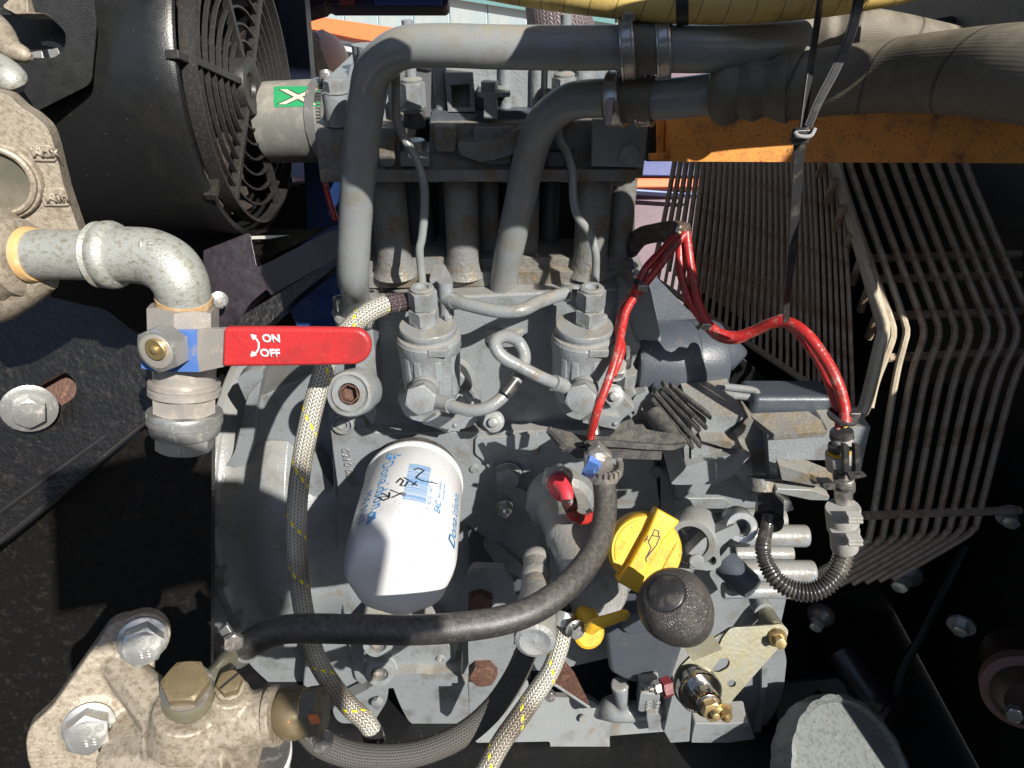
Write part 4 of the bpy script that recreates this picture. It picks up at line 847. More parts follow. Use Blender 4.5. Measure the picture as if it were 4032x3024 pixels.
# filler arm with the two bosses
arm = thing('throttle_bracket', 'grey cast bracket arm with open threaded boss right of the yellow cap', 'bracket', PY(2800, 2200, .49))
slab('arm', GREY, arm, [(2700, 2190, 40), (2770, 2120, 10), (2900, 2062, 20), (2920, 2100, 20), (2880, 2118, 20), (2830, 2160, 20), (2845, 2230, 34), (2790, 2248, 10), (2760, 2244, 6), (2720, 2240, 40), (2705, 2215, 20)], P(2790, 2180, .60), V((-.1, -.9, .3)), .016, holes=[circ2(2802, 2208, 19, 20)], bevel=.002)
bd = V((.05, -.85, .1)).normalized()
q0 = P(2900, 2050, .63)
d0 = (P(2925, 2085, .585) - q0).normalized()
obj('threaded_boss', MB().lathe(q0, d0, [(.013, 0), (.0135, .002), (.0135, .035), (.0125, .037), (.0100, .037), (.0085, .034), (.0075, .036), (.006, .034), (.006, .01), (0, .01)], 32), GREY, arm)
obj('boss_face', MB().lathe(q0 + d0 * .0372, d0, [(.0075, 0), (.0122, 0), (.0122, .0006), (.0075, .0006), (.0075, 0)], 32), ZINC, arm)
obj('pivot_pin', MB().lathe(P(2742, 2208, .593), V((-.1, -.9, .3)), [(0, .0), (.0062, 0), (.0062, .0015), (.0055, .0022), (0, .0022)], 28), GREY, arm)
obj('hole_shade', MB().lathe(P(2802, 2208, .607), V((-.1, -.9, .3)), [(0, 0), (.0055, 0), (0, .0005)], 20), INKB, arm)
obj('half_ring', MB().lathe(P(2740, 2080, .63), V((-.35, -.85, .35)), [(.014, 0), (.021, 0), (.021, .03), (.0195, .032), (.0145, .032), (.014, .03), (.014, 0)], 36), GREY, arm)
# oil filler neck and the pump column left of the hose
nk = P(2590, 2190, .66)
obj('filler_neck', MB().lathe(P(2580, 2200, .68), (P(2600, 2172, .60) - P(2580, 2200, .68)), [(.036, 0), (.034, .04), (.030, .05), (0, .05)], 40), GREY, gc)
lp = thing('lift_pump', 'upright grey fuel lift pump with domed end between the filter and the curved hose', 'fuel pump', PY(2110, 2400, .47))
pd = (P(2240, 2120, .66) - P(2190, 1990, .70)).normalized()
obj('upper_body', MB().lathe(P(2200, 1960, .70), pd, [(0, -.01), (.030, -.01), (.032, 0), (.032, .010), (.026, .016), (.025, .05), (.0262, .052), (.0262, .060), (.0245, .064), (.024, .12), (0, .12)], 40), GCAST, lp)
slab('pump_bracket', GCAST, lp, [(2070, 2010, 4), (2130, 1955, 4), (2230, 1960, 8), (2240, 2100, 10), (2260, 2220, 8), (2190, 2230, 8), (2110, 2080, 8)], P(2150, 2080, .70), V((0, -.95, .2)), .02, bevel=.0025)
u0 = P(2112, 2215, .64); ud = (P(2106, 2562, .535) - P(2112, 2210, .645)).normalized()
obj('elbow_knob', MB().ball(P(2112, 2205, .645), .0125, 24, 14), GCAST, lp)
obj('lower_body', MB().lathe(P(2112, 2210, .645), ud, [(.0, 0), (.0118, 0), (.0118, .02), (.0128, .021), (.0128, .03), (.0115, .032), (.0135, .045), (.0135, .052), (.0150, .058), (.0162, .075), (.0165, .102), (.0155, .106), (.012, .108), (.008, .1065), (.006, .1058), (.0015, .1065), (0, .107)], 40), GCAST, lp)
obj('side_disc', MB().lathe(P(2330, 2290, .66), (P(2340, 2330, .60) - P(2330, 2290, .66)), [(0, 0), (.030, 0), (.0315, .03), (.030, .034), (.017, .034), (.0165, .0335), (.015, .0345), (.007, .0345), (.0068, .041), (.0045, .042), (.003, .039), (0, .039)], 48), GREY, lp)
ds = V((0, -1, 0))
# castings low in the middle: governor housing, lever shade put into its dark colour
gv = sl_('governor_housing', DGREY, [(2380, 2480, 20), (2500, 2440, 30), (2620, 2420, 20), (2700, 2520, 20), (2640, 2700, 40), (2560, 2700, 20), (2480, 2690, 20), (2400, 2650, 20)], .505, .05, bevel=.006, seg=3)
sl_('oil_catch', GREY, [(2440, 2230, 10), (2500, 2330, 20), (2540, 2400, 20), (2520, 2440, 20), (2450, 2440, 20), (2440, 2380, 20)], .535, .05, par=gv, bevel=.006, seg=3)
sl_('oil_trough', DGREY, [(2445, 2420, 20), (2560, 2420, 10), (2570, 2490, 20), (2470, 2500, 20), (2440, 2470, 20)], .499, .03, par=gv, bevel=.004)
lobe = MB().tube([PY(2345, 2820, .525), PY(2410, 2790, .52), PY(2480, 2800, .515), PY(2620, 2800, .52)], [.004, .017, .014, .011], 20); lobe.tube([PY(2440, 2690, .515), PY(2455, 2790, .512)], [.012, .007], 16)
lobe.tube([PY(2550, 2650, .505), PY(2560, 2740, .505)], [.013, .009], 16)
obj('casting_lobe', lobe, GREY, gv, remesh=.0022)
pad = sl_('number_pad', GREY, [(2522, 2728, 8), (2600, 2736, 8), (2590, 2812, 8), (2512, 2800, 8)], .492, .02, par=gv, bevel=.002)
sl_('link_rod', RUSTB, [(2190, 2640, 6), (2225, 2620, 10), (2260, 2660, 14), (2290, 2720, 10), (2320, 2780, 4), (2190, 2700, 6)], .50, .006, par=gv, bevel=.001)
obj('small_rod', MB().tube([PY(2185, 2620, .49), PY(2182, 2690, .49), PY(2200, 2705, .49), PY(2320, 2785, .495)], .0018, 8), GREY, gv)
bolt('link_nut', STEEL, gv, PY(2165, 2730, .50), V((0, -.9, .3)), .006, .008)
bolt('red_marked_nut', mat('dull red paint', (.16, .02, .025), .5, 0, .4, 300, dirt=((.05, .02, .02), .7, 120, .5)), gv, PY(2640, 2700, .48), V((-1, -.3, 0)), .010, .012); bolt('link_nut', STEEL, gv, PY(2605, 2700, .48), V((-1, -.3, 0)), .007, .010, stud=.004)
sl_('foot_lug', GREY, [(2545, 2815, 6), (2590, 2810, 6), (2605, 2860, 10), (2600, 2880, 4), (2555, 2878, 4)], .485, .03, par=gv, bevel=.002)
# lower right: sump corner blocks under the lever
sl_('corner_post', GREY, [(2655, 2700, 4), (2730, 2700, 4), (2715, 2920, 4), (2640, 2925, 4), (2615, 2880, 4)], .50, .10, par=gc, bevel=.002)
sl_('lower_tube_row', GREY, [(2735, 2850, 6), (2850, 2850, 10), (2950, 2845, 10), (2975, 2910, 6), (2870, 2925, 8), (2720, 2925, 8)], .505, .03, par=gc, bevel=.005, seg=3)
# mounting rubber shroud strip details come with the loose things
def PT(l): return [P(*q) for q in l]
# ================================================================= top: big pipes, hoses
def clamp(par, c, d, r, w, name='band_clamp'):
    t = obj(name, MB().lathe(c - d * w / 2, d, [(r + .0001, 0), (r + .0016, 0), (r + .0020, w * .12), (r + .0012, w * .2), (r + .0012, w * .8), (r + .0020, w * .88), (r + .0016, w), (r + .0001, w)], 56), ZINC2, par)
    return t
ZINC2 = mat('dull dusty zinc', (.48, .46, .43), .30, .75, .25, 300, dirt=((.22, .18, .13), .7, 60, .5), dirt2=((.55, .53, .50), .5, 40, .6))
p1t = thing('coolant_pipe', 'upper grey steel pipe that bends down at the left of the engine head', 'pipe', P(1400, 1220, .655))
c1 = PT([(1396, 1222, .655), (1398, 1150, .625), (1390, 1080, .59), (1400, 850, .555), (1424, 560, .517), (1448, 380, .50), (1476, 275, .485), (1570, 195, .468), (1720, 180, .458), (1950, 186, .452), (2250, 190, .448), (2430, 188, .445)])
obj('pipe', MB().tube(c1, [.0123] + [.0124, .0132] + [.0131] * 9, 32, 8), GPIPE, p1t)
c1b = PT([(2430, 188, .445), (2560, 190, .443), (2800, 194, .440), (3150, 172, .455)])
obj('pipe_end', MB().tube(c1b, .0136, 32, 6), GPIPE, p1t)
def cyl2(par, name, a, b, r0, r1, m, seg=40):
    d = (b - a); l = d.length; return obj(name, MB().lathe(a, d, [(0, 0), (r0, 0), (r1, l), (0, l)], seg), m, par)
j1 = thing('double_band_clamp', 'tall double steel band clamp round the upper grey pipe', 'hose clamp', P(2545, 190, .443))
dcl = (c1b[1] - c1[-1]).normalized()
cyl2(j1, 'rubber_sleeve', P(2450, 188, .445), P(2635, 190, .442), .0152, .0152, HOSE)
for x, r in ((2468, .0172), (2608, .0168)):
    cc_ = P(x, 189, .444); b_ = clamp(j1, cc_, (dcl + V((0, 0, .16))).normalized(), r, .0085)
    e = V((0, -.35, 1)).normalized()
    obj('clamp_ear', MB().box(cc_ + e * (r + .002) + dcl * (-.0015), dcl * .004, Y_ * .003, e * .003), ZINC2, b_, bevel=.001)
p2t = thing('coolant_pipe', 'lower grey steel pipe curving down between the two injection pumps', 'pipe', P(1985, 1260, .665))
c2 = PT([(1990, 1262, .668), (1986, 1160, .655), (1984, 1100, .645), (2010, 960, .615), (2046, 800, .585), (2085, 620, .553), (2135, 490, .527), (2230, 408, .508), (2340, 388, .496), (2440, 390, .485)])
obj('pipe', MB().tube(c2, [.0128, .0128, .0122, .0128] + [.0128] * 6, 32, 8), GPIPE, p2t)
c2b = PT([(2440, 390, .485), (2600, 392, .475), (2750, 378, .465), (2840, 365, .458)])
obj('pipe_end', MB().tube(c2b, .0130, 32, 6), GPIPE, p2t)
obj('flange', MB().lathe(P(1988, 1262, .668) - Z * .004, Z, [(0, -.012), (.022, -.012), (.0225, -.010), (.0225, 0), (.020, .002), (0, .002)], 40), GREY, p2t)
obj('elbow_flange', MB().lathe(P(1396, 1228, .655) - Z * .004, Z, [(0, -.02), (.018, -.02), (.019, 0), (.017, .002), (0, .002)], 40), GREY, p1t)
j2 = thing('double_band_clamp', 'lower double steel band clamp round the second grey pipe under the tall one', 'hose clamp', P(2485, 392, .478))
dcl = (P(2560, 390, .478) - P(2400, 392, .488)).normalized()
cyl2(j2, 'rubber_sleeve', P(2390, 391, .487), P(2572, 391, .476), .0150, .0150, HOSE)
for x, r in ((2430, .0168), (2540, .0164)):
    cc_ = P(x, 391, .483); b_ = clamp(j2, cc_, (dcl + V((0, 0, .10))).normalized(), r, .0095)
obj('clamp_lip', MB().box(P(2398, 440, .466), dcl * .002, V((0, -.3, 1)) * .009, Y_ * .003), mat('pale violet metal lip', (.35, .31, .34), .5, .3), j2, bevel=.001)
# ferruled hoses
h2 = thing('fabric_hose', 'thick grey wrapped hose with ribbed ferrule running to the right edge', 'hose', P(3000, 360, .45))
a_, b_ = P(2800, 368, .460), P(3110, 345, .440); d_ = b_ - a_
pr = [(0, 0), (.0138, 0), (.0178, .0025), (.0200, .007), (.0203, .010), (.0192, .0145), (.0166, .0185), (.0172, .0215), (.0186, .025), (.0188, .0275), (.0174, .0305), (.0163, .033), (.0168, .036), (.0192, .0405), (.0208, .0450), (.0210, .0472), (.0197, .0472), (0, .044)]
obj('ferrule', MB().lathe(a_, d_, pr, 56), HOSE, h2)
obj('hose', MB().tube(PT([(3080, 348, .442), (3250, 325, .432), (3500, 300, .41), (3760, 285, .375), (4032, 290, .345), (4400, 330, .32), (4900, 420, .30)]), [.0195, .0196, .0200, .0210, .0228, .024, .024], 56, 8), HOSEW, h2)
h1 = thing('fabric_hose', 'olive grey hose with ribbed ferrule passing behind the thick hose', 'hose', P(3200, 150, .50))
a_, b_ = P(3095, 150, .50), P(3330, 125, .49)
obj('ferrule', MB().lathe(a_, b_ - a_, [(r * .95, h * .95) for r, h in pr], 48), HOSE, h1)
obj('hose', MB().tube(PT([(3290, 130, .49), (3450, 140, .50), (3700, 190, .52), (4000, 260, .55), (4200, 320, .56)]), .0165, 40, 8), HOSEW, h1)
yh = thing('yellow_hose', 'dirty yellow spiral ribbed hose along the top edge', 'hose', P(2800, 20, .42))
obj('hose', MB().tube(PT([(1900, -70, .46), (2100, -36, .45), (2350, -5, .435), (2650, 22, .425), (2950, 22, .42), (3250, -5, .415), (3500, -48, .41), (3800, -120, .41)]), .0098 * 1.0, 40, 10), YHOSEW, yh)
ytie = obj('tie_band', MB().lathe(P(2688, 22, .4245), (P(2720, 26, .424) - P(2650, 18, .4255) + Z * .0022), [(.0098, -.0036), (.0108, -.0036), (.0108, .0036), (.0098, .0036)], 40), PLAST, yh)
sl2 = obj('woven_sleeve', MB().tube(PT([(2190, -120, .60), (2196, 40, .61), (2210, 105, .62), (2230, 150, .64)]), .0275, 40, 8), SLEEVE); tag(sl2, 'dark woven cable sleeve hanging down at the top centre', 'sleeve')
# orange rusty beam
bm_ = thing('orange_beam', 'rusty orange steel beam under the grey hoses on the right', 'beam', P(3300, 540, .60))
bpn = V((.0, -.97, .22)).normalized()
slab('web', ORANGE, bm_, [(2640, 400), (4300, 330), (4300, 645), (2640, 636)], P(3300, 560, .62), bpn, .05, rnd=3, bevel=.002)
slab('end_return', ORANGE, bm_, [(2586, 462), (2618, 460), (2612, 606), (2586, 608)], P(2600, 530, .64), bpn, .004, rnd=3, bevel=.001)
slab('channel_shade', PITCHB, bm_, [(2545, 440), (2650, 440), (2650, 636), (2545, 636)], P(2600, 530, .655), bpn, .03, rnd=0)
slab('lower_lip', ORANGE, bm_, [(2560, 606), (2660, 600), (2660, 636), (2560, 632)], P(2600, 620, .63), bpn, .01, rnd=2, bevel=.001)
# zip ties
zt = thing('cable_tie', 'long black cable tie hanging from the top down to the red cable', 'cable tie', P(3150, 530, .40))
def strap(name, pts, w, th, nrm, m, par, n=8):
    C = cr(PT(pts), n); mb = MB(); R = []
    for i, c in enumerate(C):
        d = (C[min(i + 1, len(C) - 1)] - C[max(0, i - 1)]).normalized(); s = d.cross(nrm).normalized(); u = s.cross(d)
        ww = w[0] + (w[1] - w[0]) * i / (len(C) - 1) if isinstance(w, tuple) else w
        R.append([c + s * ww + u * th, c - s * ww + u * th, c - s * ww - u * th, c + s * ww - u * th])
    return obj(name, mb.rings(R), m, par, bevel=.0003, seg=1), C
strap('strap', [(3238, -60, .385), (3222, 60, .385), (3190, 280, .39), (3158, 520, .395)], .0026, .0006, V((.5, -.8, .1)), PLAST, zt)
s_, C_ = strap('toothed_strap', [(3385, -60, .37), (3375, 20, .372), (3345, 140, .376), (3290, 270, .382), (3222, 400, .388), (3180, 500, .393)], (.0029, .0020), .0006, V((.1, -.9, .3)), PLAST, zt)
tm = MB()
n1_ = V((.1, -.9, .3)).normalized()
for i in range(len(C_) - 1):
    for k in range(3):
        c = C_[i].lerp(C_[i + 1], k / 3); d = (C_[i + 1] - C_[i]).normalized(); s = d.cross(n1_).normalized()
        tm.box(c + s.cross(d) * .0009, s * (.0021 - .0006 * i / len(C_)), d * .00045, s.cross(d) * .0004)
o = obj('strap_teeth', tm, PLAST, zt, flat=True); o['kind'] = 'stuff'
for sg in (-1, 1):
    R = [c + (C_[min(i + 1, len(C_) - 1)] - C_[max(0, i - 1)]).normalized().cross(n1_).normalized() * sg * (.0028 - .0009 * i / len(C_)) - CF * .0008 for i, c in enumerate(C_)]
    obj('strap_rail', MB().tube(R, .0005, 6, smooth=False), mat('highlight grey nylon', (.10, .10, .105), .18), zt)  # lighter grey rails put the strap's edge highlights into the colour
hd_ = P(3152, 535, .393)
obj('tie_head', MB().box(hd_, (X + Z * .05) * .0046, Y_ * .003, Z * .0042), PLAST, zt, bevel=.0012, seg=3)
obj('head_loop', MB().tube([hd_ + V((-.005, -.004, .003)), hd_ + V((-.003, -.006, .0015)), hd_ + V((.003, -.006, .0015)), hd_ + V((.0055, -.004, .005))], .0011, 8, 4), mat('tie edge highlight', (.3, .3, .31), .2), zt)  # light grey loop paints the glint on the black head
strap('tail', [(3150, 550, .397), (3138, 720, .42), (3118, 1000, .47), (3098, 1160, .51), (3096, 1268, .535)], (.0038, .0026), .0006, V((.2, -.9, .1)), PLAST, zt)
# ================================================================= thin injector pipes
fp1 = obj('injector_pipe', MB().tube(PT([(1557, 250, .50), (1558, 400, .52), (1562, 470, .535), (1590, 540, .545), (1640, 630, .55), (1668, 720, .555), (1672, 820, .565), (1662, 930, .575), (1652, 985, .58), (1658, 1060, .59), (1668, 1170, .60)]), .0034, 20, 10), GPIPE)
tag(fp1, 'thin bent steel injector pipe feeding the left pump', 'pipe', None)
fp2 = obj('injector_pipe', MB().tube(PT([(2200, 300, .54), (2196, 420, .55), (2200, 540, .555), (2232, 600, .56), (2254, 680, .565), (2258, 780, .57), (2274, 850, .575), (2322, 920, .585), (2344, 990, .59), (2346, 1060, .60), (2342, 1140, .61)]), .0034, 20, 10), GPIPE)
tag(fp2, 'thin bent steel injector pipe feeding the right pump', 'pipe')
ov = thing('overflow_pipe', 'grey crossover pipe joining the nuts of the two pumps', 'pipe', P(2000, 1220, .57))
obj('pipe', MB().tube(PT([(1740, 1172, .60), (1790, 1185, .59), (1850, 1202, .58), (1960, 1225, .572), (2050, 1222, .57), (2120, 1190, .58), (2200, 1162, .595), (2262, 1148, .61)]), [.0062, .0060, .0056, .0056, .0056, .0056, .0056, .006], 20, 8), GREY, ov)
for c_, e_ in (((1788, 1184, .592), (1800, 1187, .590)), ((2226, 1156, .60), (2238, 1153, .603))): cyl2(ov, 'crimp_ring', P(*c_), P(*e_), .0072, .0070, ZINC)
rp = thing('leak_off_pipe', 'looped grey return pipe between the two banjo bolts', 'pipe', P(2000, 1450, .55))
obj('pipe', MB().tube(PT([(1700, 1572, .575), (1760, 1592, .565), (1850, 1616, .556), (1930, 1600, .552), (2000, 1540, .555), (2050, 1462, .56), (2066, 1400, .565), (2040, 1345, .565), (1995, 1325, .555), (1960, 1335, .545), (1950, 1362, .54), (1980, 1405, .54), (2060, 1450, .545), (2140, 1490, .552), (2230, 1525, .57)]), .0050, 20, 8), GREY, rp)
for a, b in (((1722, 1580, .572), (1775, 1598, .563)), ((2180, 1507, .558), (2222, 1522, .566))): cyl2(rp, 'end_sleeve', P(*a), P(*b), .0066, .0062, GREY)
cyl2(rp, 'black_sleeve', P(1985, 1553, .5495), P(2028, 1497, .5525), .0056, .0056, PLAST)

# ================================================================= hoses across the front
bh_ = thing('braided_hose', 'braided steel hose with yellow tracer marks arching down left of the oil filter', 'hose', P(1180, 2000, .56))
obj('braid', MB().tube(PT([(1560, 1192, .585), (1520, 1198, .58), (1440, 1238, .57), (1360, 1310, .56), (1300, 1395, .55), (1262, 1500, .545), (1224, 1640, .545), (1192, 1800, .55), (1172, 1960, .555), (1168, 2120, .56), (1180, 2300, .57), (1205, 2450, .58), (1245, 2590, .585), (1310, 2700, .585), (1385, 2790, .585), (1440, 2840, .585), (1475, 2900, .59), (1478, 2965, .60)]), .0079, 32, 8), BRAID, bh_)
obj('dark_end', MB().tube(PT([(1612, 1190, .60), (1580, 1188, .592), (1548, 1193, .583), (1520, 1200, .578)]), .0080, 28, 6), BRAIDK, bh_)
cyl2(bh_, 'metal_cuff', P(1462, 2870, .5865), P(1478, 2925, .592), .0086, .0086, BLACK)
bh2 = thing('braided_hose', 'second braided steel hose rising from the bottom edge to the yellow dipstick', 'hose', P(2000, 2900, .58))
obj('braid', MB().tube(PT([(2222, 2440, .58), (2205, 2540, .575), (2168, 2640, .572), (2110, 2730, .57), (2040, 2830, .565), (1970, 2930, .56), (1900, 3060, .555)]), [.0075] * 3 + [.0080] * 4, 32, 10), BRAID, bh2)
obj('black_end', MB().tube(PT([(2205, 2370, .59), (2222, 2410, .583)]), .0070, 24), RUB, bh2)
fh_ = thing('fabric_covered_hose', 'fuzzy dark fabric covered hose sweeping along the bottom centre', 'hose', P(1700, 3000, .58))
obj('hose', MB().tube(PT([(2075, 2560, .62), (2030, 2660, .615), (1950, 2780, .605), (1840, 2880, .59), (1700, 2950, .58), (1560, 2980, .57), (1400, 2975, .56), (1270, 2930, .55), (1200, 2860, .54)]), .0098, 32, 8), FABRIC, fh_)
cut = MB()
random.seed(4); HC = cr(PT([(2075, 2560, .62), (2030, 2660, .615), (1950, 2780, .605), (1840, 2880, .59), (1700, 2950, .58), (1560, 2980, .57), (1400, 2975, .56), (1270, 2930, .55)]), 12)
for i in range(700):
    c = random.choice(HC); e = V([random.gauss(0, 1) for _ in range(3)]).normalized(); b0 = c + e * .0095 + V([random.uniform(-.006, .006), 0, random.uniform(-.004, .004)])
    e2 = (e + V([random.gauss(0, .5) for _ in range(3)])).normalized(); s = e2.cross(Z + X * .3).normalized() * .00022
    cut.add([b0 - s, b0 + s, b0 + e2 * random.uniform(.0008, .0024)], [(0, 1, 2)])
o = obj('fuzz', cut, CLOTHR, fh_); o['kind'] = 'stuff'
bk = thing('rubber_hose', 'thick dusty black rubber hose curving in front of the white oil filter', 'hose', P(1800, 2480, .47))
obj('hose', MB().tube(PT([(2376, 1885, .585), (2384, 1960, .575), (2380, 2040, .56), (2358, 2130, .54), (2310, 2220, .52), (2230, 2310, .50), (2120, 2390, .485), (1990, 2440, .475), (1820, 2468, .468), (1640, 2480, .465), (1420, 2478, .468), (1220, 2474, .475), (1100, 2482, .485), (1010, 2518, .495), (940, 2565, .505)]), [.0094] * 3 + [.0096] * 12, 40, 8), RUB, bk)
# braided hose end with its clamp by the dipstick
hc1 = thing('hose_clip', 'small zinc hose clip on the braided hose beside the yellow dipstick', 'hose clamp', P(2215, 2450, .575))
obj('band', MB().lathe(P(2220, 2440, .5805), P(2226, 2400, .583) - P(2208, 2480, .578), [(.0079, -.006), (.0092, -.006), (.0092, .006), (.0079, .006)], 32), ZINC, hc1)
bolt('screw', ZINC, hc1, P(2262, 2472, .565), V((.35, -.9, .15)), .0055, .006, .008)
obj('screw_slot', MB().box(P(2270, 2470, .5555), V((.5, .1, .8)) * .0045, V((.35, -.9, .15)) * .0006, V((.8, .3, -.5)) * .0005), INKB, hc1)
hc2 = thing('hose_clip', 'bent zinc hose clip at the left end of the thick black hose', 'hose clamp', P(930, 2500, .49))
dd_ = (P(1010, 2518, .495) - P(940, 2565, .505)).normalized(); k_ = P(945, 2560, .503)
obj('band', MB().lathe(k_, dd_, [(.0098, -.006), (.0112, -.006), (.0112, .006), (.0098, .006)], 36), ZINC, hc2)
obj('screw_box', MB().box(P(905, 2508, .492), (dd_ + V((0, 0, .1))) * .0055, V((.3, -.8, .5)) * .004, V((-.4, .3, .8)) * .010), ZINC, hc2, bevel=.0015)
bolt('screw', STEEL, hc2, P(918, 2522, .485), V((.45, -.85, .2)), .006, .004)
obj('tube_stub', MB().tube(PT([(885, 2606, .490), (905, 2590, .496), (940, 2565, .505)]), .0072, 24, 4), GOLDZ, hc2)
# upper clamp of the black hose with blue tag
hc3 = thing('hose_clip', 'crumpled zinc hose clip with blue plastic at the top of the thick black hose', 'hose clamp', P(2370, 1840, .57))
obj('band', MB().lathe(P(2378, 1868, .583), Z + X * .05, [(.0098, -.003), (.0125, -.003), (.0128, .004), (.0105, .004)], 36), ZINC2, hc3)
tm = MB()
for i in range(9):
    a = radians(-110 + i * 17); e = V((cos(a), sin(a), .1)); tm.box(P(2380, 1845, .583) + e * .0135, e * .0018, V((-sin(a), cos(a), 0)) * .0012, Z * .004)
o = obj('band_teeth', tm, ZINC2, hc3); o['kind'] = 'stuff'
scm = MB().ball(P(2348, 1796, .570), .008, 14, 10); scm.box(P(2340, 1815, .570), X * .008, Y_ * .006, Z * .006); scm.box(P(2362, 1782, .568), (X + Z) * .004, Y_ * .004, (Z - X) * .006)
obj('screw_housing', scm, ZINC2, hc3, remesh=.0009, smo=2)
slab('blue_piece', BLUEC, hc3, [(2316, 1812, 3), (2355, 1830, 3), (2362, 1850, 3), (2340, 1868, 3), (2322, 1885, 3), (2288, 1868, 3)], P(2325, 1850, .565), V((-.3, -.85, -.1)), .006, bevel=.001)
slab('blue_flap', BLUEC, hc3, [(2300, 1868, 3), (2340, 1862, 3), (2344, 1872, 3), (2326, 1888, 3)], P(2322, 1878, .562), V((-.1, -.7, -.5)), .003, bevel=.0006)

# ================================================================= oil filter
fl = thing('oil_filter', 'white spin on oil filter canister with blue print and black marker scrawl', 'oil filter', P(1600, 2050, .64))
fa, fe = P(1632, 1900, .70), P(1572, 2236, .588); fd_ = (fe - fa).normalized(); fl_ = (fe - fa).length; fr_ = .0472
fprof = [(0, -.004), (.044, -.004), (.0462, -.003), (.0478, 0), (.0482, .003), (.0478, .006), (.0466, .0075), (fr_, .009), (fr_, fl_ * .55), (fr_, fl_ * .86), (fr_ * .995, fl_ * .92), (fr_ * .975, fl_ * .99), (fr_ * .93, fl_ * 1.05), (fr_ * .86, fl_ * 1.095), (fr_ * .80, fl_ * 1.11), (fr_ * .5, fl_ * 1.12), (0, fl_ * 1.122)]
fA, fB, _ = frame(fd_); SEG = 96; R = []
for r, h in fprof:
    ring = []
    for j in range(SEG):
        t = 2 * pi * j / SEG; rr = r
        if h > fl_ * .84 and r > .03:   # shallow wrench flats round the dome
            k = ((t * 8 / (2 * pi)) % 1) - .5; rr = r * (1 - .048 * (1 - abs(k) * 2) * min(1, (h - fl_ * .84) / (fl_ * .14)))
        ring.append(fa + fd_ * h + (fA * cos(t) + fB * sin(t)) * max(rr, 1e-5))
    R.append(ring)
obj('canister', MB().rings(R), WHITE, fl, sharp=60)
obj('gasket', MB().lathe(fa - fd_ * .004, fd_, [(.030, -.012), (.0425, -.012), (.0425, 0), (.03, 0)], 48), RUB, fl)
def onfil(px, py, off=.0003):
    r = ray(px, py).normalized(); w = EYE - fa; a = r - fd_ * r.dot(fd_); b = w - fd_ * w.dot(fd_)
    A = a.dot(a); B = 2 * a.dot(b); C = b.dot(b) - (fr_ + off) ** 2; t = (-B - sqrt(max(B * B - 4 * A * C, 0))) / (2 * A); return EYE + r * t
# unrolled label: x runs along the can (down the picture), y round it (to the right is up)
vdir = (EYE - P(1590, 2020, .62)); vdir = (vdir - fd_ * vdir.dot(fd_)).normalized(); sdir = fd_.cross(vdir).normalized()
if sdir.x < 0: sdir = -sdir
def lab(h, s): a = s / fr_; return fa + fd_ * h + (vdir * cos(a) + sdir * sin(a)) * (fr_ + .00025)
def labmap(h0, s0, flip=1): return lambda x, y: lab(h0 + flip * x, s0 + flip * y)
text('Donaldson.', .0165, labmap(.030, -.034), INK, fl, 'print_name', 0, bold=.00005)
text('P55 0162', .012, labmap(.066, -.048), INK, fl, 'print_number', 0)
text('LUBE FILTER', .0045, labmap(.088, -.0545), INK, fl, 'print_small', 0)
text('FILTRE A HUILE', .0045, labmap(.088, -.0600), INK, fl, 'print_small', 0)
strokes('print_logo', [[(.016, -.030), (.024, -.018), (.024, -.030), (.016, -.030)], [(.024, -.0265), (.029, -.0265)], [(.024, -.0225), (.029, -.0225)]], .0011, lab, INK, fl, vdir, 0)
strokes('print_mark', [[(.106, -.034), (.1075, -.029), (.111, -.029), (.112, -.034), (.108, -.036), (.106, -.034)], [(.113, -.036), (.113, -.028)], [(.116, -.036), (.116, -.028)], [(.119, -.036), (.115, -.028)]], .0007, lab, INK, fl, vdir, 0)
bars = MB(); random.seed(7); x = .040
while x < .094:
    w = random.choice((.0004, .0007, .0011)); q = [lab(x, -.008), lab(x, -.001), lab(x, .006), lab(x, .012), lab(x + w, .012), lab(x + w, .006), lab(x + w, -.001), lab(x + w, -.008)]
    bars.add(q, [(0, 1, 6, 7), (1, 2, 5, 6), (2, 3, 4, 5)]); x += w + random.choice((.0005, .0008))
o = obj('barcode_print', bars, INK, fl, sharp=180); o['kind'] = 'stuff'
text('7   42330  14475   9', .0052, labmap(.101, .0165, -1), INK, fl, 'print_digits', 0)
text('EAC', .0085, labmap(.098, .0262, -1), INK, fl, 'print_mark', 0, bold=.0002)
text('Made in / Fabrique en', .0032, labmap(.078, .0245, -1), INK, fl, 'print_small', 0)
text('Sauna Roch Power', .0032, labmap(.075, .0290, -1), INK, fl, 'print_small', 0)
text('Donaldson.', .017, labmap(.118, .052, -1), INK, fl, 'print_name', 0)
strokes('marker_scrawl', [[(.083, -.026), (.090, -.020), (.086, -.030), (.094, -.024), (.092, -.0195), (.084, -.020)], [(.080, -.020), (.090, -.007)], [(.092, -.017), (.086, -.009), (.088, -.006)],
    [(.070, -.016), (.064, -.013), (.068, -.010), (.075, -.012), (.076, -.008), (.069, -.006)], [(.063, -.010), (.073, .002)], [(.074, -.002), (.068, .001)],
    [(.050, -.003), (.046, .001), (.048, .006), (.056, .002), (.062, .000), (.064, .006), (.062, .014), (.059, .020)]], .0007, lambda a, b: lab(a, b) + vdir * .0002, INKB, fl, vdir, .0002)

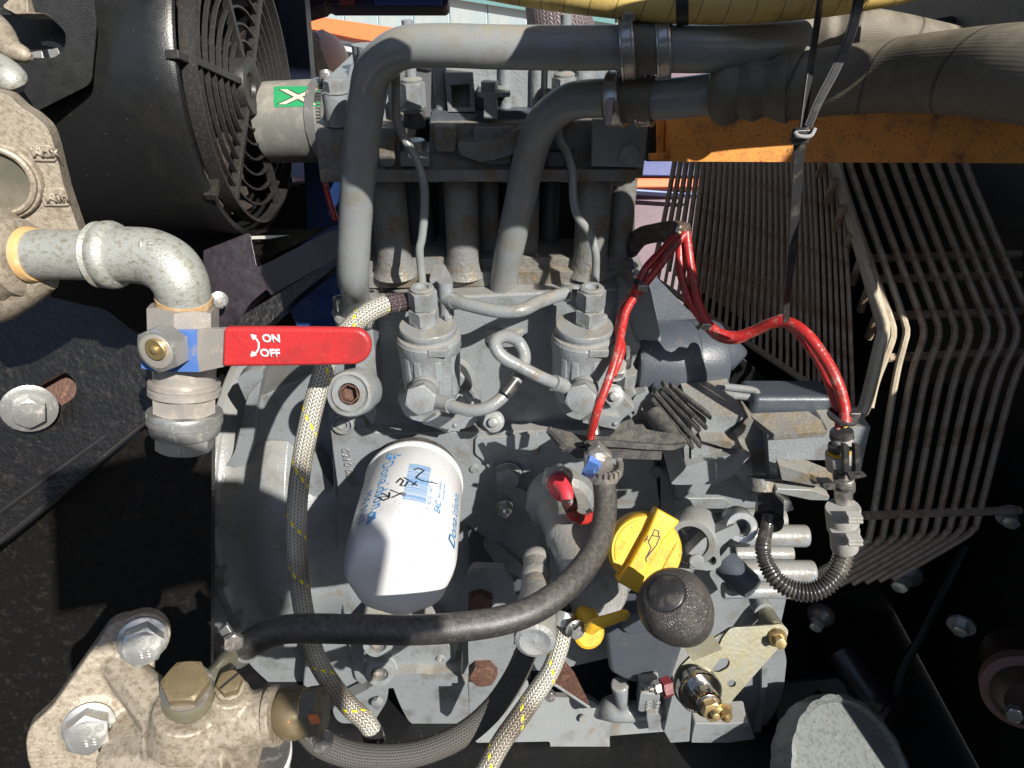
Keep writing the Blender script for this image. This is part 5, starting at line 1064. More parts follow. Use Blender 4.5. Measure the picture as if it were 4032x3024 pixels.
# ================================================================= yellow filler cap, dipstick
cp_ = thing('oil_filler_cap', 'yellow plastic oil filler cap with raised grip and oil can symbol', 'oil cap', P(2545, 2200, .56))
cn = V((-.02, -.80, .60)).normalized(); cc0 = P(2545, 2170, .565); cr_ = R_(146, .565)
obj('cap_disc', MB().lathe(cc0 - cn * .022, cn, [(0, 0), (cr_ * .99, 0), (cr_ * 1.0, .004), (cr_ * .985, .018), (cr_ * .96, .0205), (cr_ * .93, .022), (cr_ * .5, .0215), (0, .0215)], 72), YEL, cp_)
gd_ = (PP(2625, 2040, cc0, cn) - PP(2500, 2270, cc0, cn)).normalized(); gs = gd_.cross(cn).normalized()
def capm(a, b, h=0): return cc0 + gd_ * a + gs * b + cn * h
gl = .0315
out = [capm(-gl, -.011), capm(-gl * .45, -.0085), capm(gl * .5, -.0085), capm(gl * 1.08, -.0105), capm(gl * 1.08, .0105), capm(gl * .5, .0062), capm(-gl * .45, .0062), capm(-gl, .010)]
if (out[1] - out[0]).cross(out[-1] - out[0]).dot(cn) < 0: out = out[::-1]
obj('grip', MB().prism([p - cn * .012 for p in out], cn * .0205), YEL, cp_, bevel=.0022, seg=3)
for sg in (-1, 1):
    rr = cr_ * .88; q = [capm(rr * cos(t) * 1, sg * rr * sin(t)) for t in [radians(42 + 96 * i / 12) for i in range(13)]]
    obj('raised_segment', MB().prism([p - cn * .008 for p in q], cn * .0088), YEL, cp_, bevel=.0012)
topm = lambda a, b: capm(-a, -b if True else b, .0087)
# oil can: drawn in cap coordinates (a along the grip, b across)
can = [[(-.0085, .0015), (.001, .0012), (.0035, -.0035), (.0095, -.0035), (.0115, .0035), (.004, .0042), (.001, .0035), (-.0085, .0015)], [(-.0085, .0015), (-.0105, .0035)], [(.005, -.0035), (.005, -.0065)], [(.0025, -.0065), (.0078, -.0065)], [(.0115, .002), (.0150, .000), (.0145, -.004), (.0100, -.0035)]]
strokes('oil_can_symbol', can, .00042, lambda a, b: capm(a + .004, b * .85 - .001, .0087), INKB, cp_, cn, .0001)
dp = thing('dipstick', 'yellow dipstick handle beside the lower hose clip', 'dipstick', P(2310, 2480, .56))
obj('dip_collar', MB().lathe(P(2316, 2490, .575), V((.2, -.8, .55)), [(0, -.02), (.0105, -.02), (.0105, -.004), (.0125, -.002), (.0125, .003), (.010, .005), (0, .005)], 28), YEL, dp)
obj('dip_handle', MB().tube(PT([(2322, 2476, .556), (2345, 2458, .552), (2400, 2440, .547), (2458, 2420, .543)]), [.0052, .0050, .0045, .0040], 20, 6), YEL, dp)
obj('dip_tip', MB().ball(P(2458, 2420, .543), .0040, 14, 8), YEL, dp)
obj('dip_base', MB().tube(PT([(2296, 2428, .585), (2325, 2440, .575), (2330, 2475, .565)]), [.009, .008, .0055], 18, 5), YEL, dp)

# ================================================================= red boot and cable on its sensor
sn = thing('oil_pressure_sender', 'red rubber booted sender with red wire above the lift pump', 'sensor', P(2215, 1900, .61))
sd_ = V((.10, -.85, .10)).normalized(); s0 = P(2195, 1885, .645)
obj('hexagon', MB().hexp(s0 - sd_ * .004, sd_, .0125, .009, .2), ZINC, sn, sharp=25)
obj('boot', MB().lathe(s0 + sd_ * .004, sd_ + V((.1, 0, -.2)), [(0, 0), (.0100, 0), (.0108, .003), (.0105, .010), (.0085, .016), (.006, .020), (0, .021)], 28), REDB, sn)
obj('boot_tail', MB().tube(PT([(2210, 1905, .615), (2228, 1935, .607), (2238, 1970, .605), (2240, 1990, .605)]), [.0085, .0065, .0066, .0058], 20, 6), REDB, sn)
obj('wire', MB().tube(PT([(2238, 1975, .605), (2248, 2010, .605), (2262, 2035, .605), (2300, 2045, .61), (2340, 2030, .62)]), [.0056, .0050, .0048, .0046, .004], 18, 6), REDW, sn)
obj('frayed_tape', MB().tube(PT([(2241, 1962, .603), (2244, 1985, .603), (2252, 2010, .603)]), [.0062, .0066, .0056], 14, 4), mat('burnt black tape', (.04, .015, .012), .3, 0, 1, 500, dirt=((.4, .05, .04), .8, 120, .5)), sn)

# ================================================================= red cables
rcb = thing('red_cable', 'twin red cables looping over a dark cable end and down to the connector', 'cable', P(2680, 920, .60))
random.seed(3)
def strand(pts, r, off, m=REDW, name='strand'):
    q = [P(x + off[0], y + off[1], d) for x, y, d in pts]; return obj(name, MB().tube(q, r, 18, 7), m, rcb)
strand([(2700, 918, .60), (2650, 975, .598), (2590, 1055, .596), (2530, 1130, .595), (2472, 1210, .59), (2450, 1290, .585), (2432, 1380, .575), (2395, 1500, .57), (2350, 1620, .572), (2325, 1722, .59)], .0035, (0, 0))
strand([(2680, 905, .605), (2620, 975, .603), (2545, 1055, .60), (2510, 1130, .60), (2455, 1220, .595), (2436, 1300, .59), (2446, 1380, .58), (2410, 1480, .575)], .0036, (0, 0))
strand([(2680, 915, .605), (2676, 1000, .605), (2682, 1080, .605), (2712, 1180, .603), (2768, 1265, .60)], .0036, (0, 0))
strand([(2702, 915, .60), (2712, 1000, .60), (2728, 1100, .60), (2752, 1200, .598), (2790, 1280, .595)], .0038, (0, 0))
strand([(2776, 1268, .60), (2830, 1312, .595), (2900, 1325, .59), (2970, 1302, .582), (3040, 1272, .57), (3110, 1272, .56), (3180, 1320, .55), (3240, 1400, .545), (3290, 1490, .54), (3322, 1590, .54), (3328, 1665, .54)], .0045, (0, 0))
strand([(2776, 1276, .605), (2830, 1325, .60), (2900, 1335, .60), (2990, 1298, .592), (3060, 1262, .58), (3090, 1262, .575), (3150, 1318, .565), (3220, 1410, .56), (3268, 1510, .555), (3296, 1600, .55), (3304, 1650, .55)], .0042, (0, 0))
for (a, b, r) in (((2527, 1110, .597), (2515, 1135, .597), .0056), ((2775, 1255, .60), (2762, 1290, .60), .0056)):
    c = P(*a).lerp(P(*b), .5)
    q = obj('tie', MB().lathe(c, (P(2450, 1230, .59) - P(2570, 1070, .59)) if a[0] < 2600 else (P(2830, 1312, .6) - P(2730, 1180, .6)), [(r * .9, -.0018), (r * 1.25, -.0018), (r * 1.25, .0018), (r * .9, .0018)], 24), PLAST, rcb)
    obj('tie_head', MB().box(c + V((.001, -.007, .001)), X * .004, Y_ * .002, Z * .003), ZINC2, q, bevel=.0008)
obj('tie', MB().lathe(P(3318, 1640, .543), V((.1, 0, 1)), [(.0095, -.0008), (.0115, -.0008), (.0115, .0008), (.0095, .0008)], 24), PLAST, rcb)
obj('tie_head', MB().box(P(3358, 1632, .54), X * .0045, Y_ * .004, Z * .0038), PLAST, rcb, bevel=.0012)
for x, m_ in ((3298, REDW), (3326, mat('yellow wire', (.75, .5, .08), .4))): obj('core_wire', MB().tube(PT([(x, 1655, .545), (x, 1705, .545)]), .0022, 10), m_, rcb)
dc_ = thing('dark_cable', 'dirty dark cable end with a torn top where the red cables hang', 'cable', P(2600, 920, .61))
obj('cable', MB().tube(PT([(2480, 985, .66), (2520, 935, .64), (2580, 918, .625), (2650, 912, .612), (2705, 918, .605)]), [.008, .0085, .0085, .0095, .0085], 18, 6), mat('muddy cable', (.07, .045, .035), .8, 0, 1, 600, dirt=((.18, .13, .10), .8, 120, .5)), dc_)
obj('torn_tape', MB().add([P(2658, 912, .60), P(2665, 890, .60), P(2676, 884, .598), (P(2690, 898, .60)), P(2705, 915, .60), P(2685, 925, .598), P(2668, 918, .599)], [(0, 1, 2), (0, 2, 3, 6), (3, 4, 5, 6)]), mat('pale torn tape', (.62, .58, .50), .7), dc_)

# ================================================================= rubber shroud in front of the right pump
sh = thing('rubber_shroud', 'torn black rubber shroud across the engine below the right pump', 'shroud', P(2420, 1730, .60))
shn = V((.0, -.18, 1)).normalized()
slab('shroud_top', RUBD, sh, [(2150, 1690, 6), (2185, 1685, 10), (2300, 1715, 20), (2340, 1715, 10), (2400, 1720, 20), (2450, 1660, 6), (2490, 1648, 4), (2500, 1672, 4), (2530, 1668, 4), (2545, 1690, 6), (2600, 1700, 10), (2690, 1712, 20), (2705, 1745, 8), (2660, 1760, 10), (2430, 1745, 10), (2300, 1755, 10), (2210, 1770, 10)], P(2400, 1745, .595), shn, .004, bevel=.001)
slab('shroud_lip', RUBD, sh, [(2300, 1742, 6), (2360, 1735, 20), (2420, 1738, 10), (2560, 1750, 8), (2655, 1755, 6), (2700, 1745, 6), (2704, 1752, 4), (2650, 1774, 4), (2560, 1772, 4), (2430, 1762, 10), (2360, 1760, 10), (2310, 1768, 6)], P(2450, 1755, .580), V((0, -.9, .3)), .004, bevel=.001)
slab('shroud_band', RUBD, sh, [(2310, 1772, 6), (2450, 1770, 6), (2608, 1775, 6), (2604, 1812, 6), (2440, 1806, 6), (2290, 1806, 6)], P(2450, 1790, .590), V((0, -.95, .2)), .006, bevel=.0015)
slab('shroud_flap', RUBD, sh, [(2150, 1690, 4), (2165, 1686, 4), (2230, 1750, 6), (2290, 1775, 6), (2310, 1800, 6), (2270, 1806, 4), (2210, 1760, 6)], P(2220, 1750, .59), V((-.3, -.9, .2)), .004, bevel=.001)
rs = thing('rubber_seal', 'ribbed black rubber seal strips leaning on the solenoid cover', 'seal', P(2650, 1600, .60))
for k, (a, b) in enumerate((((2565, 1545), (2745, 1760)), ((2600, 1520), (2770, 1690)), ((2635, 1530), (2790, 1650)))):
    aa, bb = P(a[0], a[1], .66 - .006 * k), P(b[0], b[1], .615 - .004 * k); d = (bb - aa).normalized(); s = d.cross(V((0, -1, .2))).normalized()
    for j in range(2):
        obj('seal_rib', MB().box((aa + bb) / 2 + s * (.006 * j - .003), d * (bb - aa).length * (.5 - .04 * j), s * .0022, V((0, -1, .2)).normalized() * (.006 - .002 * j)), RUBD, rs, bevel=.001)
obj('seal_tube', MB().tube(PT([(2575, 1630, .64), (2620, 1690, .625), (2650, 1735, .61)]), .0085, 18, 4), RUBD, rs)
o = obj('black_spring_pin', MB().tube(PT([(2330, 1640, .60), (2345, 1710, .60)]), .004, 12), STEEL, sh)

# ================================================================= connector stack at right
cs = thing('cable_connector', 'upright grey and black cable connector stack with clip at the right of the engine', 'connector', P(3310, 2100, .54))
def vst(name, m, px, y0, y1, w0, w1=None, D=.54, px1=None, par=cs, seg=32):
    w1 = w1 or w0; px1 = px1 or px; a = P(px, y1, D + .012 * (y1 - y0) / 100); b = P(px1, y0, D); d = b - a; l = d.length
    r1, r0 = R_(w0 / 2, D), R_(w1 / 2, D)
    return obj(name, MB().lathe(a, d, [(0, 0), (r0 * .95, 0), (r0, l * .06), (r1, l * .94), (r1 * .95, l), (0, l)], seg), m, par)
vst('top_lip', PLAST, 3314, 1700, 1722, 88, 92); vst('upper_barrel', GPLAST, 3316, 1720, 1760, 80); vst('seal_ring', PLAST, 3304, 1752, 1782, 84)
vst('yellow_seal', YEL, 3303, 1776, 1786, 88); vst('main_barrel', GPLAST, 3300, 1783, 1842, 96, 92); vst('dark_neck', PLAST, 3314, 1836, 1886, 70, 66)
vst('steel_neck', STEEL, 3322, 1880, 1905, 80, 76); vst('band', RUBD, 3326, 1902, 1930, 78, 78); vst('steel_tube', STEEL, 3320, 1925, 2010, 68, 68, px1=3322)
vst('conduit_upper', GPLAST, 3318, 1998, 2085, 132, 118, px1=3318); vst('conduit_lower', GPLAST, 3325, 2080, 2160, 112, 104)
for y in (2030, 2118):
    for k in range(2): obj('latch', MB().box(P(3362, y + 14 * k, .525), X * .0055, Y_ * .004, Z * .0012), GPLAST, cs, bevel=.0006)
for x in (3322, 3366): 
    slab('clip_arm', PLAST, cs, [(x, 1752, 4), (x + 22, 1756, 4), (x + 24, 1866, 4), (x + 4, 1864, 4)], P(x, 1800, .518), V((.2, -.95, .1)), .004, bevel=.0008)
slab('clip_top', PLAST, cs, [(3298, 1752, 3), (3388, 1762, 3), (3386, 1772, 3), (3300, 1762, 3)], P(3340, 1760, .522), V((0, -.5, .8)), .004, bevel=.0008)
slab('clip_foot', PLAST, cs, [(3336, 1858, 3), (3395, 1855, 3), (3414, 1874, 3), (3350, 1884, 3)], P(3370, 1870, .520), V((0, -.4, .9)), .003, holes=[[(3362, 1862), (3384, 1862), (3388, 1868), (3366, 1868)]], bevel=.0005, rnd=3)
slab('side_clip', PLAST, cs, [(3240, 1905, 3), (3290, 1905, 3), (3290, 1930, 3), (3245, 1928, 3)], P(3265, 1917, .52), V((0, -.9, .3)), .012, bevel=.0008)
cg = thing('corrugated_conduit', 'corrugated black conduit looping under the connector to its plug', 'conduit', P(3150, 2320, .55))
CP_ = cr(PT([(3026, 2035, .60), (3016, 2090, .59), (3004, 2160, .575), (3020, 2225, .57), (3060, 2285, .562), (3120, 2322, .558), (3190, 2330, .555), (3250, 2305, .553), (3295, 2255, .553), (3318, 2200, .555), (3324, 2150, .558)]), 14)
L = 0; rsz = []; pp = []
acc = [0]
for a, b in zip(CP_, CP_[1:]): acc.append(acc[-1] + (b - a).length)
tot = acc[-1]; nr = int(tot / .0029); i0 = 0
for k in range(nr * 4 + 1):
    s = tot * k / (nr * 4)
    while acc[i0 + 1] < s and i0 < len(acc) - 2: i0 += 1
    t = (s - acc[i0]) / max(1e-9, acc[i0 + 1] - acc[i0]); pp.append(CP_[i0].lerp(CP_[i0 + 1], min(1, t)))
    w = .0055 + .0025 * min(1, max(0, (s / tot - .1) * 2)); rsz.append(w * (1.0 if k % 4 in (1, 2) else .80))
obj('conduit', MB().tube(pp, rsz, 24, smooth=False), mat('shiny black conduit', (.045, .042, .040), .22, 0, .05, 300, dirt=((.2, .18, .15), .6, 50, .5)), cg, sharp=80)
plg = obj('plug', MB().hexp(P(3028, 2042, .605), P(3030, 1960, .62) - P(3028, 2042, .605), R_(50, .6), R_(88, .62)), PLAST, cg, sharp=25)
obj('plug_collar', MB().lathe(P(3026, 2048, .604), Z, [(0, -.002), (.0125, -.002), (.0125, .002), (0, .002)], 24), PLAST, cg)
# ================================================================= valve, elbow and pipe on the left
pt_ = thing('galvanised_pipe', 'straight galvanised pipe stub between the sight glass casting and the elbow', 'pipe', P(250, 1060, .49))
ge, gd0 = P(130, 1002, .485), P(430, 1006, .478); gdir = (gd0 - ge).normalized()
obj('stub', MB().lathe(ge - gdir * .02, gdir, [(0, 0), (.0168, 0), (.0168, .075), (0, .075)], 48), GALV, pt_)
obj('sealing_tape', MB().lathe(P(128, 1003, .485), gdir, [(.0168, -.003), (.0190, -.0022), (.0186, .0012), (.0178, .003), (.0168, .0035)], 40), mat('orange sealing hemp', (.62, .38, .16), .5, 0, .5, 600, dirt=((.75, .62, .45), .6, 90, .5)), pt_)
obj('thread_end', MB().lathe(P(385, 1004, .479), gdir, [(.0168, -.002), (.0175, 0), (.017, .002), (.0175, .004), (.0168, .006)], 32), STEEL, pt_)
el = thing('pipe_elbow', 'speckled galvanised elbow turning down from the pipe to the ball valve', 'elbow', P(600, 1000, .478))
ec = PT([(395, 1004, .479), (440, 1005, .478), (520, 1005, .4775), (600, 1015, .477), (668, 1052, .476), (706, 1105, .477), (722, 1158, .482), (728, 1195, .486)])
obj('elbow', MB().tube(ec, [.0222, .0190, .0188, .0192, .0192, .0184, .0176, .0172], 48, 8), GALV, el)
obj('elbow_collar', MB().lathe(P(404, 1004, .479), gdir, [(.017, 0), (.0205, .0005), (.0226, .004), (.0228, .008), (.0215, .011), (.019, .013)], 56), GALV, el)
text('LE', .0095, planemap(P(545, 985, .4595) , (X * .95 - Z * .22).normalized(), (Z * .93 + X * .2 + Y_ * .3).normalized()), GALV, el, 'cast_letters', .0018, bold=.0003)
ed = (P(728, 1230, .49) - P(722, 1165, .483)).normalized()
obj('tape_ring', MB().lathe(P(724, 1172, .484), ed, [(.0168, -.002), (.0182, -.001), (.0182, .0035), (.017, .005)], 48), mat('brown jointing paste', (.45, .28, .13), .5, 0, .4, 500, dirt=((.75, .66, .48), .7, 60, .5)), el)
bv = thing('ball_valve', 'nickel plated ball valve with long red lever marked ON and OFF', 'valve', P(720, 1600, .51))
NICK = mat('worn nickel', (.46, .43, .39), .36, .45, .2, 700, dirt=((.34, .26, .20), .7, 160, .54))
v0 = P(724, 1186, .487); v1 = P(730, 1770, .515); vd = (v1 - v0).normalized(); vl = (v1 - v0).length
def vh(f): return v0 + vd * (vl * f)
def vf(y): return (y - 1186) / (1770 - 1186)
obj('upper_hexagon', MB().hexp(vh(vf(1200)), vd, .0203, vl * .20, .12, under=1), NICK, bv, sharp=25)
obj('valve_body', MB().lathe(vh(vf(1310)), vd, [(0, 0), (.019, 0), (.0208, .006), (.0215, .016), (.0205, .028), (.0205, .034), (.0238, .0345), (.0238, .037), (.0220, .038), (.0240, .039), (.0240, .043), (.021, .044), (0, .044)], 48), NICK, bv)
obj('lower_hexagon', MB().hexp(vh(vf(1535)), vd, .0198, vl * .135, .35), NICK, bv, sharp=25)
obj('union_rings', MB().lathe(vh(vf(1612)), vd, [(0, 0), (.0250, 0), (.0254, .001), (.0254, .0038), (.0242, .0045), (.0254, .0052), (.0254, .0082), (.024, .009), (.0240, .0095), (.0240, .0125), (.0228, .0165), (.020, .018), (0, .018)], 56), ZINC, bv)
obj('plug_hexagon', MB().hexp(vh(vf(1690)), vd, .0175, vl * .135, .12), ZINC, bv, sharp=25)
# lever: hub nut, blue and grey stem, red sleeve
hn = V((-.22, -.96, .18)).normalized(); hc_ = P(628, 1377, .452)
obj('spindle_boss', MB().lathe(P(668, 1380, .485), hc_ - P(668, 1380, .485), [(0, 0), (.0125, 0), (.012, .024), (0, .024)], 36), NICK, bv)
lpn = V((-.10, -.97, .2)).normalized(); lp0 = P(760, 1380, .462)
slab('stem_plate', BLUEC, bv, [(560, 1335, 20), (600, 1310, 20), (700, 1302, 6), (785, 1302, 4), (785, 1466, 4), (600, 1462, 10), (555, 1450, 8)], lp0, lpn, .004, bevel=.0008)
slab('stem_neck', NICK, bv, [(776, 1300, 3), (885, 1296, 6), (885, 1444, 6), (776, 1467, 3)], P(830, 1380, .460), V((-.16, -.97, .2)), .005, bevel=.0012)
slab('lever_sleeve', RED, bv, [(878, 1292), (1100, 1292)] + [(1388 + 71 * sin(a), 1367 - 72 * cos(a)) for a in [pi * i / 14 for i in range(15)]] + [(1100, 1444), (872, 1446)], P(1150, 1370, .452), V((-.05, -.97, .2)), .007, bevel=.0026, seg=4, rnd=0)
obj('lever_nut', MB().hexp(hc_ - hn * .010, hn, .0135, .013, .1), ZINC, bv, sharp=25)
obj('nut_washer', MB().lathe(hc_ + hn * .002, hn, [(0, 0), (.0115, 0), (.0112, .002), (.008, .0024), (0, .0024)], 36), NICK, bv)
obj('brass_spindle', MB().lathe(P(612, 1376, .446) , hn, [(0, -.004), (.0072, -.004), (.0072, .0005), (.0065, .0012), (.0028, .0010), (.0026, .0022), (.0014, .003), (0, .003)], 32), BRASS, bv)
tpn = V((-.05, -.97, .2)).normalized(); trt = (X - tpn * X.dot(tpn)).normalized(); tup = tpn.cross(trt) * -1
if tup.z < 0: tup = -tup
def levm(px, py): o0 = PP(px, py, P(1150, 1370, .452), tpn) + tpn * .0004; return planemap(o0, trt, tup)
text('ON', .0074, levm(1034, 1346), INKW, bv, 'lever_print', .0003, bold=.00022)
text('OFF', .0074, levm(1026, 1403), INKW, bv, 'lever_print', .0003, bold=.00022)
strokes('arrow_print', [[(998, 1325), (1012, 1335), (1020, 1350), (1020, 1370), (1012, 1385), (998, 1396)], [(992, 1318), (1008, 1322), (998, 1334), (992, 1318)], [(990, 1400), (996, 1384), (1008, 1396), (990, 1400)]],
    .00055, lambda x, y: PP(x, y, P(1150, 1370, .452), tpn), INKW, bv, tpn, .0005)

# ================================================================= sight glass casting at the left edge
sg = thing('sight_glass', 'speckled aluminium level casting with round glass and raised Max and Min marks', 'level gauge', P(50, 950, .50))
sn_ = V((.28, -.94, .12)).normalized(); sp0 = P(80, 700, .50)
slab('casting_plate', ALU, sg, [(-160, 330, 10), (30, 372, 20), (88, 428, 20), (135, 455, 20), (190, 505, 30), (212, 570, 20), (258, 755, 10), (318, 930, 10), (260, 990, 20), (-160, 1000, 10)], sp0, sn_, .02, bevel=.003, seg=3)
gc0 = PP(-2, 706, sp0, sn_)
obj('bezel', MB().lathe(gc0, sn_, [(.0275, -.002), (.0272, .004), (.0262, .0055), (.0245, .0058), (.0240, .0085), (.0222, .0095), (.0205, .0090), (.0195, .006), (.0192, .002)], 64), ALU, sg)
obj('glass', MB().lathe(gc0 + sn_ * .003, sn_, [(0, 0), (.0194, 0), (.0194, .001), (0, .0012)], 48), mat('murky sight glass', (.10, .095, .075), .25, 0, coat=.3, dirt=((.16, .14, .10), .6, 20, .4)), sg)
for y0, s_, pts in ((602, 'Max', [(98, 572, 10), (180, 570, 12), (205, 575, 20), (224, 628, 10), (215, 638, 10), (118, 636, 10)]), (777, 'Min', [(152, 742, 10), (235, 736, 12), (258, 745, 20), (276, 805, 10), (268, 814, 10), (170, 814, 10)])):
    slab('mark_pad', ALU, sg, pts, sp0 + sn_ * .0022, sn_, .004, bevel=.0010)
    rt = (X - sn_ * X.dot(sn_)).normalized(); up = (Z - sn_ * Z.dot(sn_)).normalized()
    o0 = PP(pts[0][0] + 30, pts[-1][1] - 16, sp0 + sn_ * .0032, sn_)
    text(s_, .0102, planemap(o0, rt, up - rt * .12), ALU, sg, 'raised_letters', .002, bold=.00025)
hb = thing('pipe_hub', 'turned cast hub where the galvanised pipe screws into the left edge', 'hub', P(20, 1150, .49))
obj('hub', MB().lathe(P(-120, 1010, .492), gdir, [(.040, 0), (.040, .012), (.036, .018), (.0355, .022), (.031, .026), (.0305, .030), (.027, .034), (.0262, .040), (.0225, .043), (.018, .044), (0, .044)], 64), ALU, hb)
obj('hub_neck', MB().tube(PT([(-80, 1120, .50), (0, 1120, .50), (90, 1110, .50), (190, 1085, .498)]), [.030, .026, .018, .010], 32, 5), ALU, hb)
kb = thing('vent_lever', 'dirty aluminium vent lever and knob above the sight glass casting', 'lever', P(40, 360, .50))
obj('pointer', MB().tube(PT([(-60, 90, .52), (-10, 130, .515), (40, 190, .51), (95, 215, .508), (125, 225, .508)]), [.012, .011, .008, .0055, .002], 20, 5), ALU, kb)
obj('knob', MB().tube(PT([(-50, 260, .50), (10, 290, .50), (55, 325, .498), (75, 350, .50)]), [.012, .012, .0105, .005], 24, 5), GALV, kb)
obj('knob_stem', MB().tube(PT([(-60, 410, .50), (0, 405, .50), (22, 415, .50)]), [.008, .008, .005], 18, 4), ALU, kb)

# ================================================================= fuel filter head, bottom left
fhd = thing('filter_head', 'dusty cast aluminium filter head with two zinc bolts at the bottom left', 'filter head', P(500, 2950, .45))
fn = V((.42, -.78, .42)).normalized(); fp0 = P(350, 2750, .47)
c_ = MB()
c_.prism(onplane(rpoly([(435, 2455, 30), (520, 2425, 40), (600, 2465, 40), (612, 2640, 30), (560, 2800, 60), (430, 2990, 60), (260, 3120, 60), (120, 3060, 60), (98, 2930, 50), (112, 2865, 40), (200, 2790, 40)], 30), fp0, fn), -fn * .014)
def hull(a, b, w0, w1, h0, h1):
    d = (b - a).normalized(); s_ = d.cross(Z).normalized(); u_ = s_.cross(d)
    R = []
    for c, w, h_ in ((a, w0, h0), (b, w1, h1)):
        R.append([c + s_ * x * w + u_ * y * h_ for x, y in ((1, .55), (.55, 1), (-.55, 1), (-1, .55), (-1, -.6), (-.6, -1), (.6, -1), (1, -.6))])
    c_.rings(R)
hull(P(520, 3000, .485), P(960, 2930, .478), .030, .026, .034, .026)
hull(P(640, 2900, .475), P(985, 2850, .472), .022, .020, .024, .020)
c_.tube(PT([(900, 2860, .470), (985, 2835, .469), (1092, 2815, .470)]), [.0200, .0185, .0178], 32, 4)
hull(P(455, 2610, .482), P(690, 2860, .466), .010, .016, .012, .016)
c_.tube(PT([(560, 3080, .50), (760, 3040, .49), (930, 3010, .49)]), [.040, .038, .030], 32, 5)
c_.tube(PT([(738, 2880, .468), (739, 2785, .457)]), [.026, .0205], 32, 4)
c_.tube(PT([(895, 2800, .468), (906, 2722, .460)]), [.0185, .0125], 28, 4)
c_.prism(onplane(rpoly([(420, 2560), (600, 2650), (640, 2860), (560, 2960), (470, 2990), (430, 2760)], 20), fp0 - fn * .006, fn), -fn * .02)
for (x, y) in ((560, 2510), (355, 2850)):
    q = PP(x, y, fp0, fn); c_.lathe(q - fn * .01, fn, [(0, 0), (.0175, 0), (.0175, .0115), (0, .0115)], 28)
obj('casting', c_, ALU, fhd, remesh=.0013, smo=4)
for (x, y, a0) in ((562, 2512, .5), (352, 2848, .2)):
    q = PP(x, y, fp0, fn) + fn * .0022
    hb_ = bolt('zinc_bolt', ZINC, fhd, q, fn, .0118, .0125, .0158, a0=a0)
    bt = hb_
    s1 = (X - fn * X.dot(fn)).normalized(); u1 = (Z - fn * Z.dot(fn)).normalized()
    text('8.8', .0062, planemap(q + fn * (.0125 + .0021 + .0002) - s1 * .003 - u1 * .007, s1, u1), ZINC, bt, 'head_marking', .0006)
bj = thing('banjo_fitting', 'tarnished brass banjo fitting with big hexagon on top of the filter head', 'banjo fitting', P(740, 2760, .455))
bc = P(740, 2735, .445); bdn = (P(722, 2640, .425) - bc).normalized()
obj('banjo_ball', MB().lathe(bc - bdn * .014, bdn, [(0, 0), (.0105, .0), (.0138, .004), (.0156, .010), (.0158, .015), (.0146, .021), (.0125, .024), (0, .024)], 48), GOLDZ, bj)
obj('banjo_washer', MB().lathe(bc + bdn * .0095, bdn, [(0, 0), (.0150, 0), (.0150, .0012), (0, .0012)], 40), STEEL, bj)
obj('banjo_hexagon', MB().hexp(bc + bdn * .0105, bdn, .0122, .0085, .35), BRONZE, bj, sharp=25)
obj('banjo_stub', MB().tube([bc + bdn * .004, P(835, 2672, .462), P(900, 2592, .492)], [.0075, .0072, .0068], 24, 4), GOLDZ, bj)
bl = thing('bleed_screw', 'slotted brass bleed screw beside the banjo fitting', 'screw', P(908, 2720, .458))
q = P(905, 2700, .452); 
obj('screw_collar', MB().lathe(q - bdn * .003, bdn, [(0, -.002), (.0088, -.002), (.0088, .002), (.0078, .003), (0, .003)], 32), ALU, bl)
obj('screw_head', MB().hexp(q, bdn, .0068, .0065, .1), BRONZE, bl, sharp=25)
sx = V((.55, .5, .6)); sx = (sx - bdn * sx.dot(bdn)).normalized()
obj('screw_slot', MB().box(q + bdn * .0066, sx * .0068, bdn.cross(sx) * .0007, bdn * .0004), INKB, bl)
b2_ = thing('banjo_fitting', 'brass banjo with orange paint dabs on the right end of the filter head', 'banjo fitting', P(1170, 2880, .47))
e0 = P(1085, 2815, .468); e1 = P(1300, 2790, .465); e_d = (e1 - e0).normalized()
obj('port_face', MB().lathe(e0 - e_d * .002, e_d, [(0, 0), (.0190, 0), (.0192, .002), (.0185, .0045), (0, .0045)], 44), ALU, b2_)
obj('banjo_ball', MB().lathe(e0 + e_d * .003, e_d, [(0, 0), (.013, 0), (.0162, .004), (.0168, .010), (.0160, .016), (.014, .019), (0, .019)], 44), BRONZE, b2_)
obj('copper_washer', MB().lathe(e0 + e_d * .021, e_d, [(0, 0), (.0148, 0), (.0148, .0012), (0, .0012)], 36), BRASS, b2_)
obj('banjo_hexagon', MB().hexp(e0 + e_d * .022, e_d, .0138, .0105, .25), mat('dark grey fitting', (.20, .175, .13), .42, .5, .3, 400, dirt=((.06, .05, .04), .6, 80, .5)), b2_, sharp=25)
ORD = mat('orange paint dab', (.62, .15, .04), .5, 0, .3, 300, dirt=((.3, .12, .06), .6, 120, .5))
obj('paint_dab', MB().box(P(1237, 2832, .4470), e_d * .0032, V((0, -.1, 1)) * .0058, Y_ * .0006), ORD, b2_, bevel=.0004)
obj('paint_dab', MB().ball(P(1142, 2836, .4535), .0032, 12, 8, d=Y_), ORD, b2_)
bolt('small_bolt', STEEL, b2_, P(1272, 2905, .50), V((.2, -.8, .1)), .006, .007, .008)
f2 = thing('fuel_filter', 'second white filter canister peeking out at the bottom edge under the filter head', 'filter', P(950, 3060, .5))
f0 = P(880, 2975, .505); f2d = (P(905, 3250, .53) - f0).normalized()
obj('canister', MB().lathe(f0, f2d, [(0, 0), (.044, 0), (.0465, .003), (.0465, .006), (.0445, .008), (.0445, .10), (.04, .11), (0, .11)], 72), WHITE, f2)
obj('rim', MB().lathe(f0 - f2d * .004, f2d, [(.038, 0), (.0455, 0), (.0455, .004), (.038, .004)], 64), STEEL, f2)
